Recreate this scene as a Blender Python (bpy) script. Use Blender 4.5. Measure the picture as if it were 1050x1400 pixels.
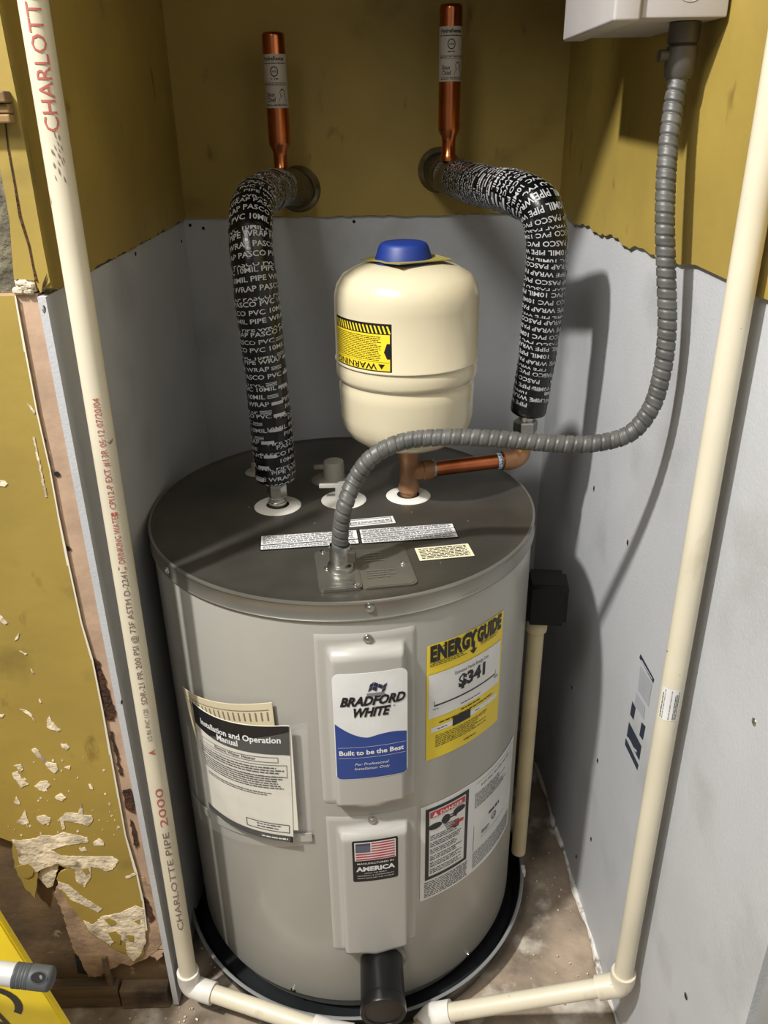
import bpy, bmesh, math, random
import numpy as np
from mathutils import Vector, Matrix
from mathutils.geometry import tessellate_polygon
random.seed(7); rng = np.random.default_rng(7)
for o in list(bpy.data.objects): bpy.data.objects.remove(o)
C = bpy.context.scene.collection
sc = bpy.context.scene

# ------------------------------------------------------------------ camera
FPX, PITCH, YAW, ROLL, CH = 1122.4, 25.639, 0.521, -0.835, 1.3008
d2 = math.pi/180
fw = np.array([math.sin(YAW*d2)*math.cos(PITCH*d2), math.cos(YAW*d2)*math.cos(PITCH*d2), -math.sin(PITCH*d2)])
r0 = np.array([math.cos(YAW*d2), -math.sin(YAW*d2), 0.0]); u0 = np.cross(r0, fw)
rt = math.cos(ROLL*d2)*r0+math.sin(ROLL*d2)*u0; up = -math.sin(ROLL*d2)*r0+math.cos(ROLL*d2)*u0
cd = bpy.data.cameras.new('camera'); cam = bpy.data.objects.new('camera', cd); C.objects.link(cam)
cd.sensor_fit = 'VERTICAL'; cd.sensor_height = 36; cd.lens = 36*FPX/1400; cd.clip_start = 0.02
M4 = Matrix(((rt[0], up[0], -fw[0], 0), (rt[1], up[1], -fw[1], 0), (rt[2], up[2], -fw[2], CH), (0, 0, 0, 1)))
cam.matrix_world = M4; sc.camera = cam
# ------------------------------------------------------------------ world, light, exposure
w = bpy.data.worlds.new('world'); sc.world = w; w.use_nodes = True
w.node_tree.nodes['Background'].inputs[0].default_value = (1.0, 0.96, 0.88, 1)
w.node_tree.nodes['Background'].inputs[1].default_value = 0.24
ld = bpy.data.lights.new('ceiling_bulb', 'POINT'); ld.energy = 470; ld.shadow_soft_size = 0.07; ld.color = (1.0, 0.975, 0.93)
lo = bpy.data.objects.new('ceiling_bulb', ld); lo.location = (-1.25, -0.10, 3.02); C.objects.link(lo)
la = bpy.data.lights.new('added_fill_light', 'AREA'); la.shape = 'DISK'; la.size = 0.7; la.energy = 24; la.color = (1.0, 0.97, 0.92)  # added soft fill standing in for room bounce, no actual fixture
lp = bpy.data.objects.new('added_fill_light', la); lp.location = (-0.75, -0.45, 2.75); lp.rotation_euler = (math.radians(22), math.radians(-16), 0); C.objects.link(lp)
sc.view_settings.view_transform = 'Standard'; sc.view_settings.look = 'None'
sc.view_settings.gamma = 1.0; sc.view_settings.use_curve_mapping = False
sc.view_settings.exposure = 0.0

# ------------------------------------------------------------------ measured geometry
HX, HY, HR, ZT, ZB = -0.0506, 1.1114, 0.28, 0.7836, 0.0505
XLW, XRW, YB, ZP, SR = -0.337, 0.3382, 1.5596, 1.1434, -0.0393
YF = 0.868
def rayd(px): return fw+rt*(px[0]-525)/FPX-up*(px[1]-700)/FPX
def ony(px, y):
    d = rayd(px); t = y/d[1]; return np.array([d[0]*t, y, CH+d[2]*t])
def onz(px, z):
    d = rayd(px); t = (z-CH)/d[2]; return np.array([d[0]*t, d[1]*t, z])
def wallR(px):
    d = rayd(px); t = (XRW-SR*YB)/(d[0]-SR*d[1]); return np.array([d[0]*t, d[1]*t, CH+d[2]*t])
def wallL(px):
    d = rayd(px); t = XLW/d[0]; return np.array([d[0]*t, d[1]*t, CH+d[2]*t])
def cyl(px, R=HR, cx=HX, cy=HY):
    d = rayd(px); a = d[0]**2+d[1]**2; b = -2*(cx*d[0]+cy*d[1]); c = cx*cx+cy*cy-R*R
    D = max(b*b-4*a*c, 0); t = (-b-math.sqrt(D))/2/a
    P = d*t; return math.atan2(P[0]-cx, cy-P[1]), CH+P[2]
def cylrect(q, R=HR, cx=HX, cy=HY):   # four pixels tl,tr,br,bl -> theta0,theta1,z0,z1
    A = [cyl(p, R, cx, cy) for p in q]
    return (A[0][0]+A[3][0])/2, (A[1][0]+A[2][0])/2, (A[2][1]+A[3][1])/2, (A[0][1]+A[1][1])/2
def cylmap(th0, z0, R, cx=HX, cy=HY):
    def f(u, v, n):
        th = th0+u/R
        return np.stack([cx+(R+n)*np.sin(th), cy-(R+n)*np.cos(th), z0+v+0*u], -1)
    return f
def planemap(O, U, V, N):
    O, U, V, N = [np.array(a, float) for a in (O, U, V, N)]
    def f(u, v, n): return O+np.multiply.outer(u, U)+np.multiply.outer(v, V)+N*n
    return f
NR = np.array([-1.0, SR, 0]); NR /= np.linalg.norm(NR)
def WR(y, z, n=0.0): return np.array([XRW+SR*(y-YB), y, z])+NR*n

# ------------------------------------------------------------------ materials
def lin(c): return tuple(((x/255)/12.92 if x/255 <= .04045 else ((x/255+.055)/1.055)**2.4) for x in c)+(1,)
MATS = {}
def mat(name, col, rough=.5, metal=0., bump=None, var=None, spec=.5, coat=0., stretch=None, col2=None):
    if name in MATS: return MATS[name]
    m = bpy.data.materials.new(name); m.use_nodes = True; nt = m.node_tree; n = nt.nodes; b = n['Principled BSDF']
    b.inputs['Base Color'].default_value = lin(col); b.inputs['Roughness'].default_value = rough
    b.inputs['Metallic'].default_value = metal; b.inputs['Specular IOR Level'].default_value = spec
    b.inputs['Coat Weight'].default_value = coat
    tc = n.new('ShaderNodeTexCoord'); mp = n.new('ShaderNodeMapping'); nt.links.new(tc.outputs['Object'], mp.inputs[0])
    if stretch: mp.inputs['Scale'].default_value = stretch
    sc_ = var[0] if var else 12
    tx = n.new('ShaderNodeTexNoise'); tx.inputs['Scale'].default_value = sc_; tx.inputs['Detail'].default_value = 6
    nt.links.new(mp.outputs[0], tx.inputs['Vector'])
    rp = n.new('ShaderNodeValToRGB'); a = (var[1] if var else .04)
    c2 = col2 or tuple(max(0, x*(1-a)) for x in col); c1 = col if col2 else tuple(min(255, x*(1+a)) for x in col)
    rp.color_ramp.elements[0].color = lin(c2); rp.color_ramp.elements[1].color = lin(c1)
    rp.color_ramp.elements[0].position = .35; rp.color_ramp.elements[1].position = .65
    nt.links.new(tx.outputs['Fac'], rp.inputs[0]); nt.links.new(rp.outputs[0], b.inputs['Base Color'])
    if bump:
        t2 = n.new('ShaderNodeTexNoise'); t2.inputs['Scale'].default_value = bump[0]; t2.inputs['Detail'].default_value = 5
        nt.links.new(mp.outputs[0], t2.inputs['Vector'])
        bp = n.new('ShaderNodeBump'); bp.inputs['Strength'].default_value = bump[1]; bp.inputs['Distance'].default_value = bump[2] if len(bump) > 2 else .002
        nt.links.new(t2.outputs['Fac'], bp.inputs['Height']); nt.links.new(bp.outputs[0], b.inputs['Normal'])
    MATS[name] = m; return m
def stain(m, col, scale, lo_, hi_, detail=8, stretch=None):
    """blend a second colour over a material by a noise mask (dirt and wear)"""
    nt = m.node_tree; n = nt.nodes; b = n['Principled BSDF']; src = b.inputs['Base Color'].links[0].from_socket
    tc = n.new('ShaderNodeTexCoord'); mp = n.new('ShaderNodeMapping'); nt.links.new(tc.outputs['Object'], mp.inputs[0])
    if stretch: mp.inputs['Scale'].default_value = stretch
    mp.inputs['Location'].default_value = (scale*.37, 1.3, .7)
    tx = n.new('ShaderNodeTexNoise'); tx.inputs['Scale'].default_value = scale; tx.inputs['Detail'].default_value = detail
    nt.links.new(mp.outputs[0], tx.inputs['Vector'])
    mr = n.new('ShaderNodeMapRange'); mr.inputs[1].default_value = lo_; mr.inputs[2].default_value = hi_
    nt.links.new(tx.outputs['Fac'], mr.inputs[0])
    mx = n.new('ShaderNodeMix'); mx.data_type = 'RGBA'; mx.inputs[7].default_value = lin(col)
    nt.links.new(mr.outputs[0], mx.inputs[0]); nt.links.new(src, mx.inputs[6]); nt.links.new(mx.outputs[2], b.inputs['Base Color'])
    return m
yel = mat('yellow_paint', (154, 132, 62), .6, bump=(14, .25, .006), var=(5, .05))
stain(yel, (118, 100, 46), 9, .62, .80); stain(yel, (112, 92, 40), 26, .66, .76, stretch=(1, 1, .45))
board = mat('white_board', (181, 183, 186), .55, bump=(260, .35, .0012), var=(3, .03)); stain(board, (160, 161, 161), 7, .55, .8)
stain(board, (192, 195, 199), 330, .60, .78)
greyw = mat('grey_paint', (140, 140, 138), .7)
concrete = mat('concrete', (138, 123, 106), .75, bump=(60, .6, .004), var=(9, .22)); stain(concrete, (204, 196, 182), 15, .57, .72); stain(concrete, (72, 60, 50), 11, .60, .75)
gyp = mat('gypsum_core', (160, 134, 108), .9, bump=(90, .6, .003), var=(30, .12)); stain(gyp, (112, 88, 66), 18, .55, .8)
tape = mat('bare_corner', (178, 150, 126), .85, bump=(60, .4, .002), var=(14, .08))
plaster = mat('plaster', (208, 194, 168), .9, bump=(110, .8, .004), var=(40, .14)); stain(plaster, (140, 122, 98), 35, .6, .72)
brown = mat('damp_backing', (92, 74, 52), .85, bump=(40, .6, .004), var=(10, .22)); stain(brown, (150, 132, 106), 28, .66, .72)
rot = mat('dark_rot', (62, 38, 22), .95, bump=(180, 1, .004), var=(60, .3))
wood = mat('sill_wood', (104, 88, 68), .85, bump=(50, .7, .003), var=(30, .2), stretch=(.2, 1, 2)); stain(wood, (52, 42, 34), 12, .55, .7)
jack = mat('grey_enamel', (166, 164, 156), .30, bump=(5, .12, .01), var=(2, .015), coat=.15)
panelm = mat('panel_enamel', (172, 170, 163), .32, var=(2, .015), coat=.2)
galv = mat('galvanised', (106, 103, 95), .36, .75, bump=(6, .1, .01), var=(10, .08)); stain(galv, (86, 82, 74), 6, .5, .8)
rimm = mat('rim_metal', (150, 147, 138), .34, .75, var=(6, .06))
steel = mat('steel', (190, 190, 186), .28, 1., var=(40, .1))
dark = mat('dark_hole', (24, 22, 20), .9)
blackp = mat('black_plastic', (10, 10, 12), .32, var=(20, .1)); foam = mat('black_foam', (9, 9, 9), .9, bump=(300, .4, .001))
panm = mat('pan_plastic', (34, 36, 38), .30, var=(8, .15)); stain(panm, (96, 96, 92), 40, .70, .76)
lip = mat('pan_lip', (150, 152, 152), .4, .3)
cream = mat('cream_enamel', (200, 190, 162), .25, var=(3, .012), coat=.3)
blue = mat('blue_plastic', (14, 42, 112), .5)
copper = mat('copper', (186, 110, 76), .28, 1., var=(20, .12), bump=(8, .1, .003)); stain(copper, (120, 66, 46), 25, .6, .8)
copt = mat('dull_copper', (150, 112, 82), .5, .55, var=(30, .12), bump=(40, .3, .001))
capcu = mat('polished_copper', (196, 118, 78), .24, 1., var=(14, .08)); stain(capcu, (130, 74, 46), 14, .6, .8)
brass = mat('brass', (170, 132, 72), .35, 1., var=(30, .1))
pvc = mat('pvc_cream', (206, 198, 176), .42, var=(6, .03)); stain(pvc, (176, 164, 138), 22, .64, .78, stretch=(1, 1, .3)); stain(pvc, (70, 60, 50), 60, .70, .76)
pvcw = mat('pvc_white', (212, 208, 200), .42, var=(20, .05)); stain(pvcw, (160, 150, 138), 30, .62, .75)
pvct = mat('pvc_tan', (190, 176, 140), .45, var=(10, .06)); stain(pvct, (120, 108, 84), 30, .66, .75)
tapeb = mat('black_tape', (8, 8, 10), .24, bump=(45, .5, .003), var=(30, .2))
tapet = mat('tape_print', (160, 162, 163), .5); oldtape = mat('brown_tape', (70, 58, 44), .35, bump=(50, .6, .003), var=(25, .2))
whitep = mat('white_plastic', (214, 212, 204), .45, var=(12, .04)); greyp = mat('dusty_plastic', (150, 146, 134), .6)
cond = mat('conduit_vinyl', (80, 80, 77), .45, var=(60, .12), bump=(300, .2, .0005))
boxm = mat('box_enamel', (176, 172, 170), .45, var=(6, .03), bump=(200, .15, .0006))
lw = mat('label_white', (216, 216, 214), .35); lk = mat('label_black', (22, 22, 24), .4); ly = mat('label_yellow', (226, 200, 46), .38)
lbl = mat('label_blue', (40, 66, 134), .3); lr = mat('label_red', (190, 44, 54), .4); lgr = mat('label_grey_print', (120, 122, 124), .5); lnavy = mat('label_navy', (32, 38, 64), .4)
lpink = mat('flag_red', (176, 52, 66), .4); redink = mat('red_ink', (172, 92, 80), .6); greyink = mat('faded_ink', (128, 104, 92), .6)
paper = mat('paper', (214, 208, 192), .8, var=(8, .02)); paperb = mat('paper_back', (200, 188, 158), .8, var=(8, .03))
tag_y = mat('card_yellow', (138, 128, 66), .6)
signy = mat('sign_yellow', (250, 220, 30), .35); gripm = mat('grip_rubber', (74, 78, 80), .55); alum = mat('pole_grey', (196, 198, 198), .4, .2)
caulk = mat('caulk', (212, 208, 200), .7, bump=(60, .8, .003), var=(30, .1)); stain(caulk, (120, 110, 98), 40, .56, .66)
clear = bpy.data.materials.new('clear_poly'); clear.use_nodes = True
nt = clear.node_tree; pb = nt.nodes['Principled BSDF']; pb.inputs['Base Color'].default_value = (.93, .94, .93, 1); pb.inputs['Roughness'].default_value = .22
pb.inputs['Alpha'].default_value = .07; pb.inputs['Specular IOR Level'].default_value = .6

# ------------------------------------------------------------------ object helpers
def wloc(o):
    v = Vector(o.location)
    while o.parent: o = o.parent; v += o.location
    return v
def make(name, v, f, m, parent=None, smooth=False, origin=None, label=None, cat=None, group=None, kind=None, angle=None):
    v = np.asarray(v, float).reshape(-1, 3)
    if parent is not None: org = np.array(wloc(parent)); loc = (0, 0, 0)
    else:
        org = np.array(origin) if origin is not None else np.array([(v[:, 0].min()+v[:, 0].max())/2, (v[:, 1].min()+v[:, 1].max())/2, v[:, 2].min()]); loc = tuple(org)
    me = bpy.data.meshes.new(name); me.from_pydata((v-org).tolist(), [], [list(map(int, q)) for q in f]); me.validate(); me.update()
    me.materials.append(m)
    if smooth:
        me.polygons.foreach_set('use_smooth', [True]*len(me.polygons))
        if angle is not None: me.set_sharp_from_angle(angle=math.radians(angle))
    o = bpy.data.objects.new(name, me); C.objects.link(o); o.location = loc
    if parent is not None: o.parent = parent
    tag(o, label, cat, group, kind); return o
def tag(o, label=None, cat=None, group=None, kind=None):
    for k, x in (('label', label), ('category', cat), ('group', group), ('kind', kind)):
        if x: o[k] = x
def thing(name, loc, label=None, cat=None, group=None, kind=None):
    o = bpy.data.objects.new(name, None); C.objects.link(o); o.location = loc; o.empty_display_size = .05
    tag(o, label, cat, group, kind); return o
class Acc:
    def __init__(s): s.v = []; s.f = []
    def add(s, vf):
        n = sum(len(a) for a in s.v); s.v.append(np.asarray(vf[0], float).reshape(-1, 3)); s.f += [[i+n for i in q] for q in vf[1]]; return s
    def out(s): return (np.concatenate(s.v) if s.v else np.zeros((0, 3))), s.f
def bm_out(bm):
    bm.verts.index_update(); v = np.array([x.co[:] for x in bm.verts]); f = [[a.index for a in q.verts] for q in bm.faces]; bm.free(); return v, f
def box(x0, x1, y0, y1, z0, z1, bev=0., seg=2):
    bm = bmesh.new(); bmesh.ops.create_cube(bm, size=1)
    for q in bm.verts: q.co = Vector(((x0+x1)/2+q.co.x*(x1-x0), (y0+y1)/2+q.co.y*(y1-y0), (z0+z1)/2+q.co.z*(z1-z0)))
    if bev: bmesh.ops.bevel(bm, geom=bm.edges[:]+bm.verts[:], offset=bev, segments=seg, affect='EDGES', profile=.5)
    return bm_out(bm)
def lathe(prof, cx=0, cy=0, cz=0, n=48, axis=None):
    prof = [(max(a, 0), b) for a, b in prof]; v = []; f = []
    for r, z in prof:
        for k in range(n):
            t = 2*math.pi*k/n; v.append((r*math.cos(t), r*math.sin(t), z))
    for i in range(len(prof)-1):
        for k in range(n): f.append([i*n+k, i*n+(k+1) % n, (i+1)*n+(k+1) % n, (i+1)*n+k])
    if prof[0][0] > 1e-6 and prof[0][0] < 9: pass
    v = np.array(v)
    if axis is not None:
        q = Vector((0, 0, 1)).rotation_difference(Vector(axis).normalized()).to_matrix(); v = v@np.array(q).T
    return v+np.array([cx, cy, cz]), f
def spline(pts, step=.004, closed=False):
    P = np.array(pts, float); out = []
    Q = np.vstack([2*P[0]-P[1], P, 2*P[-1]-P[-2]])
    for i in range(1, len(Q)-2):
        L = np.linalg.norm(Q[i+1]-Q[i]); n = max(2, int(L/step))
        a, b, c, d = Q[i-1], Q[i], Q[i+1], Q[i+2]
        ta, tb, tcc = [max(np.linalg.norm(x), 1e-6)**.5 for x in (b-a, c-b, d-c)]
        t0, t1, t2, t3 = 0, ta, ta+tb, ta+tb+tcc
        for k in range(n):
            t = t1+(t2-t1)*k/n
            A1 = (t1-t)/(t1-t0)*a+(t-t0)/(t1-t0)*b; A2 = (t2-t)/(t2-t1)*b+(t-t1)/(t2-t1)*c; A3 = (t3-t)/(t3-t2)*c+(t-t2)/(t3-t2)*d
            B1 = (t2-t)/(t2-t0)*A1+(t-t0)/(t2-t0)*A2; B2 = (t3-t)/(t3-t1)*A2+(t-t1)/(t3-t1)*A3
            out.append((t2-t)/(t2-t1)*B1+(t-t1)/(t2-t1)*B2)
    out.append(P[-1]); out = np.array(out)
    s = np.concatenate([[0], np.cumsum(np.linalg.norm(np.diff(out, axis=0), axis=1))])
    ss = np.arange(0, s[-1], step); return np.stack([np.interp(ss, s, out[:, k]) for k in range(3)], 1)
def frames(P, ref):
    T = np.gradient(P, axis=0); T /= np.linalg.norm(T, axis=1)[:, None]
    N = np.zeros_like(P); n = np.array(ref, float); n -= n@T[0]*T[0]; n /= np.linalg.norm(n); N[0] = n
    for i in range(1, len(P)):
        n = n-(n@T[i])*T[i]; n /= np.linalg.norm(n); N[i] = n
    return T, N, np.cross(T, N)
def sweep(P, R, n=20, ref=(0, -1, .1), rf=None, cap=True):
    T, N, B = frames(P, ref); m = len(P); s = np.concatenate([[0], np.cumsum(np.linalg.norm(np.diff(P, axis=0), axis=1))])
    th = np.linspace(0, 2*math.pi, n, endpoint=False)
    RR = np.array([[rf(s[i], t) for t in th] for i in range(m)]) if rf else np.full((m, n), 1.)*(np.asarray(R).reshape(-1, 1) if np.ndim(R) else R)
    V = P[:, None]+RR[..., None]*(np.cos(th)[None, :, None]*N[:, None]+np.sin(th)[None, :, None]*B[:, None])
    f = [[i*n+k, i*n+(k+1) % n, (i+1)*n+(k+1) % n, (i+1)*n+k] for i in range(m-1) for k in range(n)]
    if cap: f += [list(range(n))[::-1], [(m-1)*n+k for k in range(n)]]
    return V.reshape(-1, 3), f
def tube(a, b, R, n=24, cap=True): return sweep(np.array([a, (np.array(a)+np.array(b))/2, b], float), R, n, cap=cap, ref=(.3, -1, .21))
def jag(pts, step=.006, amp=.0015):
    out = []
    for i in range(len(pts)):
        a = np.array(pts[i], float); b = np.array(pts[(i+1) % len(pts)], float); L = np.linalg.norm(b-a); n = max(1, min(40, int(L/step)))
        d = (b-a)/max(L, 1e-9); nn = np.array([-d[1], d[0]])
        for k in range(n): out.append(a+(b-a)*k/n+(nn*random.uniform(-amp, amp) if k else nn*0))
    return out
def prism(poly, mp, n0, n1):
    """poly: 2D points; mp(u,v,n) -> 3D; extruded between offsets n0 and n1"""
    P = np.array(poly, float); k = len(P); a = mp(P[:, 0], P[:, 1], n0); b = mp(P[:, 0], P[:, 1], n1)
    tri = tessellate_polygon([[Vector((q[0], q[1], 0)) for q in P]])
    f = [list(np.array(t)+k) for t in tri]+[list(t)[::-1] for t in tri]+[[i, (i+1) % k, (i+1) % k+k, i+k] for i in range(k)]
    return np.vstack([a, b]), f
_tc = {}
def text2d(s, size=1., bold=.0, shear=0., align='LEFT', spacing=1., cuts=0):
    key = (s, bold, shear, spacing, cuts)
    if key not in _tc:
        cu = bpy.data.curves.new('t', 'FONT'); cu.body = s; cu.size = 1; cu.offset = bold; cu.shear = shear; cu.space_character = spacing
        cu.resolution_u = 2; cu.dimensions = '2D'; cu.fill_mode = 'BOTH'
        o = bpy.data.objects.new('t', cu); C.objects.link(o); dg = bpy.context.evaluated_depsgraph_get(); dg.update()
        me = o.evaluated_get(dg).to_mesh(); bmt = bmesh.new(); bmt.from_mesh(me)
        for kk_ in range(cuts): bmesh.ops.bisect_plane(bmt, geom=bmt.verts[:]+bmt.edges[:]+bmt.faces[:], plane_co=(0, -.1+(kk_+1)*.9/(cuts+1), 0), plane_no=(0, 1, 0))
        bmt.verts.index_update(); v = np.array([x.co[:2] for x in bmt.verts]).reshape(-1, 2); f = [[q_.index for q_ in p.verts] for p in bmt.faces]; bmt.free()
        o.evaluated_get(dg).to_mesh_clear(); bpy.data.objects.remove(o); bpy.data.curves.remove(cu)
        if len(v) == 0: v = np.zeros((3, 2)); f = [[0, 1, 2]]
        # normal orientation
        _tc[key] = (v, f)
    v, f = _tc[key]; v = v*size; w_ = v[:, 0].max()
    if align == 'CENTER': v = v-np.array([(v[:, 0].min()+v[:, 0].max())/2, 0])
    if align == 'RIGHT': v = v-np.array([w_, 0])
    return v, f
class Print(Acc):
    def __init__(s, mp, n=.0007): super().__init__(); s.mp = mp; s.n = n
    def poly(s, pts, n=None):
        P = np.array(pts, float); tri = tessellate_polygon([[Vector((q[0], q[1], 0)) for q in P]])
        s.add((s.mp(P[:, 0], P[:, 1], s.n if n is None else n), [list(t) for t in tri])); return s
    def rect(s, x0, y0, x1, y1, step=.006):
        k = max(1, int(abs(x1-x0)/step)); j = max(1, int(abs(y1-y0)/.02)) ; xs = np.linspace(x0, x1, k+1); ys = np.linspace(y0, y1, j+1)
        X, Y = np.meshgrid(xs, ys); f = [[b*(k+1)+a, b*(k+1)+a+1, (b+1)*(k+1)+a+1, (b+1)*(k+1)+a] for b in range(j) for a in range(k)]
        s.add((s.mp(X.ravel(), Y.ravel(), s.n), f)); return s
    def frame(s, x0, y0, x1, y1, t):
        s.rect(x0, y0, x1, y0+t); s.rect(x0, y1-t, x1, y1); s.rect(x0, y0, x0+t, y1); s.rect(x1-t, y0, x1, y1); return s
    def text(s, t, x, y, size, bold=.0, align='LEFT', shear=0., rot=0., width=None, spacing=1., cuts=0):
        v, f = text2d(t, size, bold, shear, align, spacing, cuts)
        if width:
            k = width/(v[:, 0].max()-v[:, 0].min()); v = v*np.array([k, 1])
        c, s_ = math.cos(rot), math.sin(rot); X = x+v[:, 0]*c-v[:, 1]*s_; Y = y+v[:, 0]*s_+v[:, 1]*c
        s.add((s.mp(X, Y, s.n), f)); return s
    def micro(s, x0, y0, x1, y1, lines, fill=.55, ragged=.15):
        """illegibly small print, as rows of tiny word-length strokes"""
        h = (y1-y0)/lines
        for i in range(lines):
            y = y1-(i+.5)*h; x = x0; xe = x1-(x1-x0)*random.random()*ragged
            while x < xe:
                L = random.uniform(.8, 3.2)*h*.9; e = min(x+L, xe); s.rect(x, y-h*fill/2, e, y+h*fill/2*random.uniform(.5, 1)); x = e+h*.35
        return s
    def build(s, name, m, parent, **k):
        v, f = s.out(); k.setdefault('kind', 'stuff'); return make(name, v, f, m, parent, **k)
def roundrect(w_, h, r, n=5):
    out = []
    for cx, cy, a0 in ((w_-r, r, -90), (w_-r, h-r, 0), (r, h-r, 90), (r, r, 180)):
        for k in range(n+1):
            a = math.radians(a0+90*k/n); out.append((cx+r*math.cos(a), cy+r*math.sin(a)))
    return out
def patch(mp, w_, h, r=0., n=.0003, step=.008):
    """thin sticker: gridded, with rounded corners"""
    k = max(2, int(w_/step)); j = 10; xs = np.linspace(0, w_, k+1); v = []; f = []
    if r > 0:
        cs = r*(1-np.cos(np.linspace(0, math.pi/2, 7))); xs = np.unique(np.round(np.concatenate([cs, w_-cs, xs[(xs > r) & (xs < w_-r)]]), 7)); k = len(xs)-1
    for x in xs:
        e = 0.
        if r > 0:
            q = min(x, w_-x)
            if q < r: e = r-math.sqrt(max(r*r-(r-q)**2, 0))
        v += [(x, e+(h-2*e)*b/j) for b in range(j+1)]
    v = np.array(v); m_ = j+1
    f = [[a*m_+b, (a+1)*m_+b, (a+1)*m_+b+1, a*m_+b+1] for a in range(k) for b in range(j)]
    top = mp(v[:, 0], v[:, 1], n); bot = mp(v[:, 0], v[:, 1], .0001); N = len(v)
    edge = [a*m_ for a in range(k+1)]+[k*m_+b for b in range(1, m_)]+[a*m_+j for a in range(k-1, -1, -1)]+[b for b in range(j-1, 0, -1)]
    f += [[edge[(i+1) % len(edge)], edge[i], edge[i]+N, edge[(i+1) % len(edge)]+N] for i in range(len(edge))]
    return np.vstack([top, bot]), f

# ================================================================== SETTING
fl = thing('floor', (0, 1, 0), kind='structure')
X, Y = np.meshgrid(np.linspace(-1.3, .55, 60), np.linspace(-.3, 1.75, 60)); Z = -0.0005+.0012*np.sin(X*23)*np.sin(Y*19)-.0012
f = [[b*60+a, b*60+a+1, (b+1)*60+a+1, (b+1)*60+a] for b in range(59) for a in range(59)]
make('slab', np.stack([X.ravel(), Y.ravel(), Z.ravel()], 1), f, concrete, fl, smooth=True)
g = Acc()
for k in range(170):   # crumbs of plaster and grit
    if k < 90: x, y = random.uniform(-.55, -.3), random.uniform(.72, .86)
    elif k < 130: x, y = random.uniform(-.34, -.28), random.uniform(.8, 1.1)
    else: x, y = random.uniform(.24, .34), random.uniform(.85, 1.2)
    s_ = random.uniform(.0005, .0018); g.add(box(x-s_, x+s_, y-s_*.7, y+s_*.8, -.001, s_*1.3, s_*.3, 1))
v, f = g.out(); make('plaster_crumbs', v, f, plaster, fl, kind='stuff')
c_ = thing('ceiling', (0, .6, 2.5), kind='structure')
v, f = box(-1.3, .55, .87, 1.75, 2.5, 2.55); make('board', v, f, mat('ceiling_paint', (120, 112, 90), .9), c_)

hd_ = thing('wall_header', (0, .9, 1.78), kind='structure')
v, f = box(XLW-.005, .36, .885, .925, 1.78, 2.5, .002); make('drywall', v, f, yel, hd_)
# back wall: bare board below, proud yellow drywall above
wb = thing('wall_back', (0, YB, 0), kind='structure')
mpB = planemap((0, YB, 0), (1, 0, 0), (0, 0, 1), (0, -1, 0))
v, f = box(-.6, .6, YB+.001, YB+.09, 0, 2.5); make('stud_wall', v, f, greyw, wb)
v, f = prism([(XLW-.004, .001), (.345, .001), (.345, ZP-.0005), (XLW-.004, ZP-.0005)], mpB, 0, .004); make('lower_panel', v, f, board, wb, label='bare white board panel')
low = [(-.345, ZP)]+[(x, ZP+random.uniform(-.0018, .0018)) for x in np.linspace(-.3, .3, 50)]+[(.345, ZP), (.345, 2.5), (-.345, 2.5)]
v, f = prism(low, mpB, 0, .010); make('upper_drywall', v, f, yel, wb, label='old yellow painted drywall with a ragged lower edge')
# left wall
wl = thing('wall_left', (XLW, 1.2, 0), kind='structure')
mpL = planemap((XLW, 0, 0), (0, 1, 0), (0, 0, 1), (1, 0, 0))
v, f = box(XLW-.09, XLW-.004, .885, YB+.05, 0, 2.5); make('stud_wall', v, f, greyw, wl)
v, f = prism([(YF-.006, .006), (YB-.005, .006), (YB-.005, ZP-.004), (YF-.006, ZP-.004)], mpL, -.0085, 0); make('lower_panel', v, f, board, wl, label='bare white board panel')
edge = [(YF, ZP+.004)]+[(y, ZP+random.uniform(-.003, .003)) for y in np.linspace(.885, 1.5, 60)]+[(YB-.01, ZP)]
v, f = prism(edge+[(YB-.01, 2.5), (YF, 2.5)], mpL, -.0085, .006); make('upper_drywall', v, f, yel, wl, label='old yellow painted drywall with a ragged lower edge')
# right wall
wr = thing('wall_right', tuple(WR(1.1, 0)), kind='structure')
def mpR(u, v_, n): u = np.asarray(u, float); v_ = np.asarray(v_, float); return np.stack([XRW+SR*(u-YB), u, v_], -1)+NR*n
v, f = prism([(-.3, 0), (YB+.05, 0), (YB+.05, 2.5), (-.3, 2.5)], mpR, -.09, -.009); make('stud_wall', v, f, greyw, wr)
v, f = prism([(.541, .003), (YB-.004, .003), (YB-.004, ZP+.006), (.541, ZP+.006)], mpR, -.009, 0); make('lower_panel', v, f, board, wr, label='bare white board panel printed with a small product label')
e_ = [(.50, ZP+.001)]+[(y, ZP+.0005+random.uniform(-.0008, .0008)) for y in np.linspace(.52, .84, 14)]
e_ += [(.845, ZP+.004), (.935, ZP+.006), (.965, ZP+.002)]
e_ += [(y, ZP-.003+.003*math.sin(y*47)+.0015*math.sin(y*173)+random.uniform(-.0015, .0012)) for y in np.linspace(.98, YB-.02, 55)]+[(YB-.012, ZP)]
v, f = prism(e_+[(YB-.012, 2.5), (.50, 2.5)], mpR, -.009, .005); make('upper_drywall', v, f, yel, wr, label='old yellow painted drywall with a torn lower edge')
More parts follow.
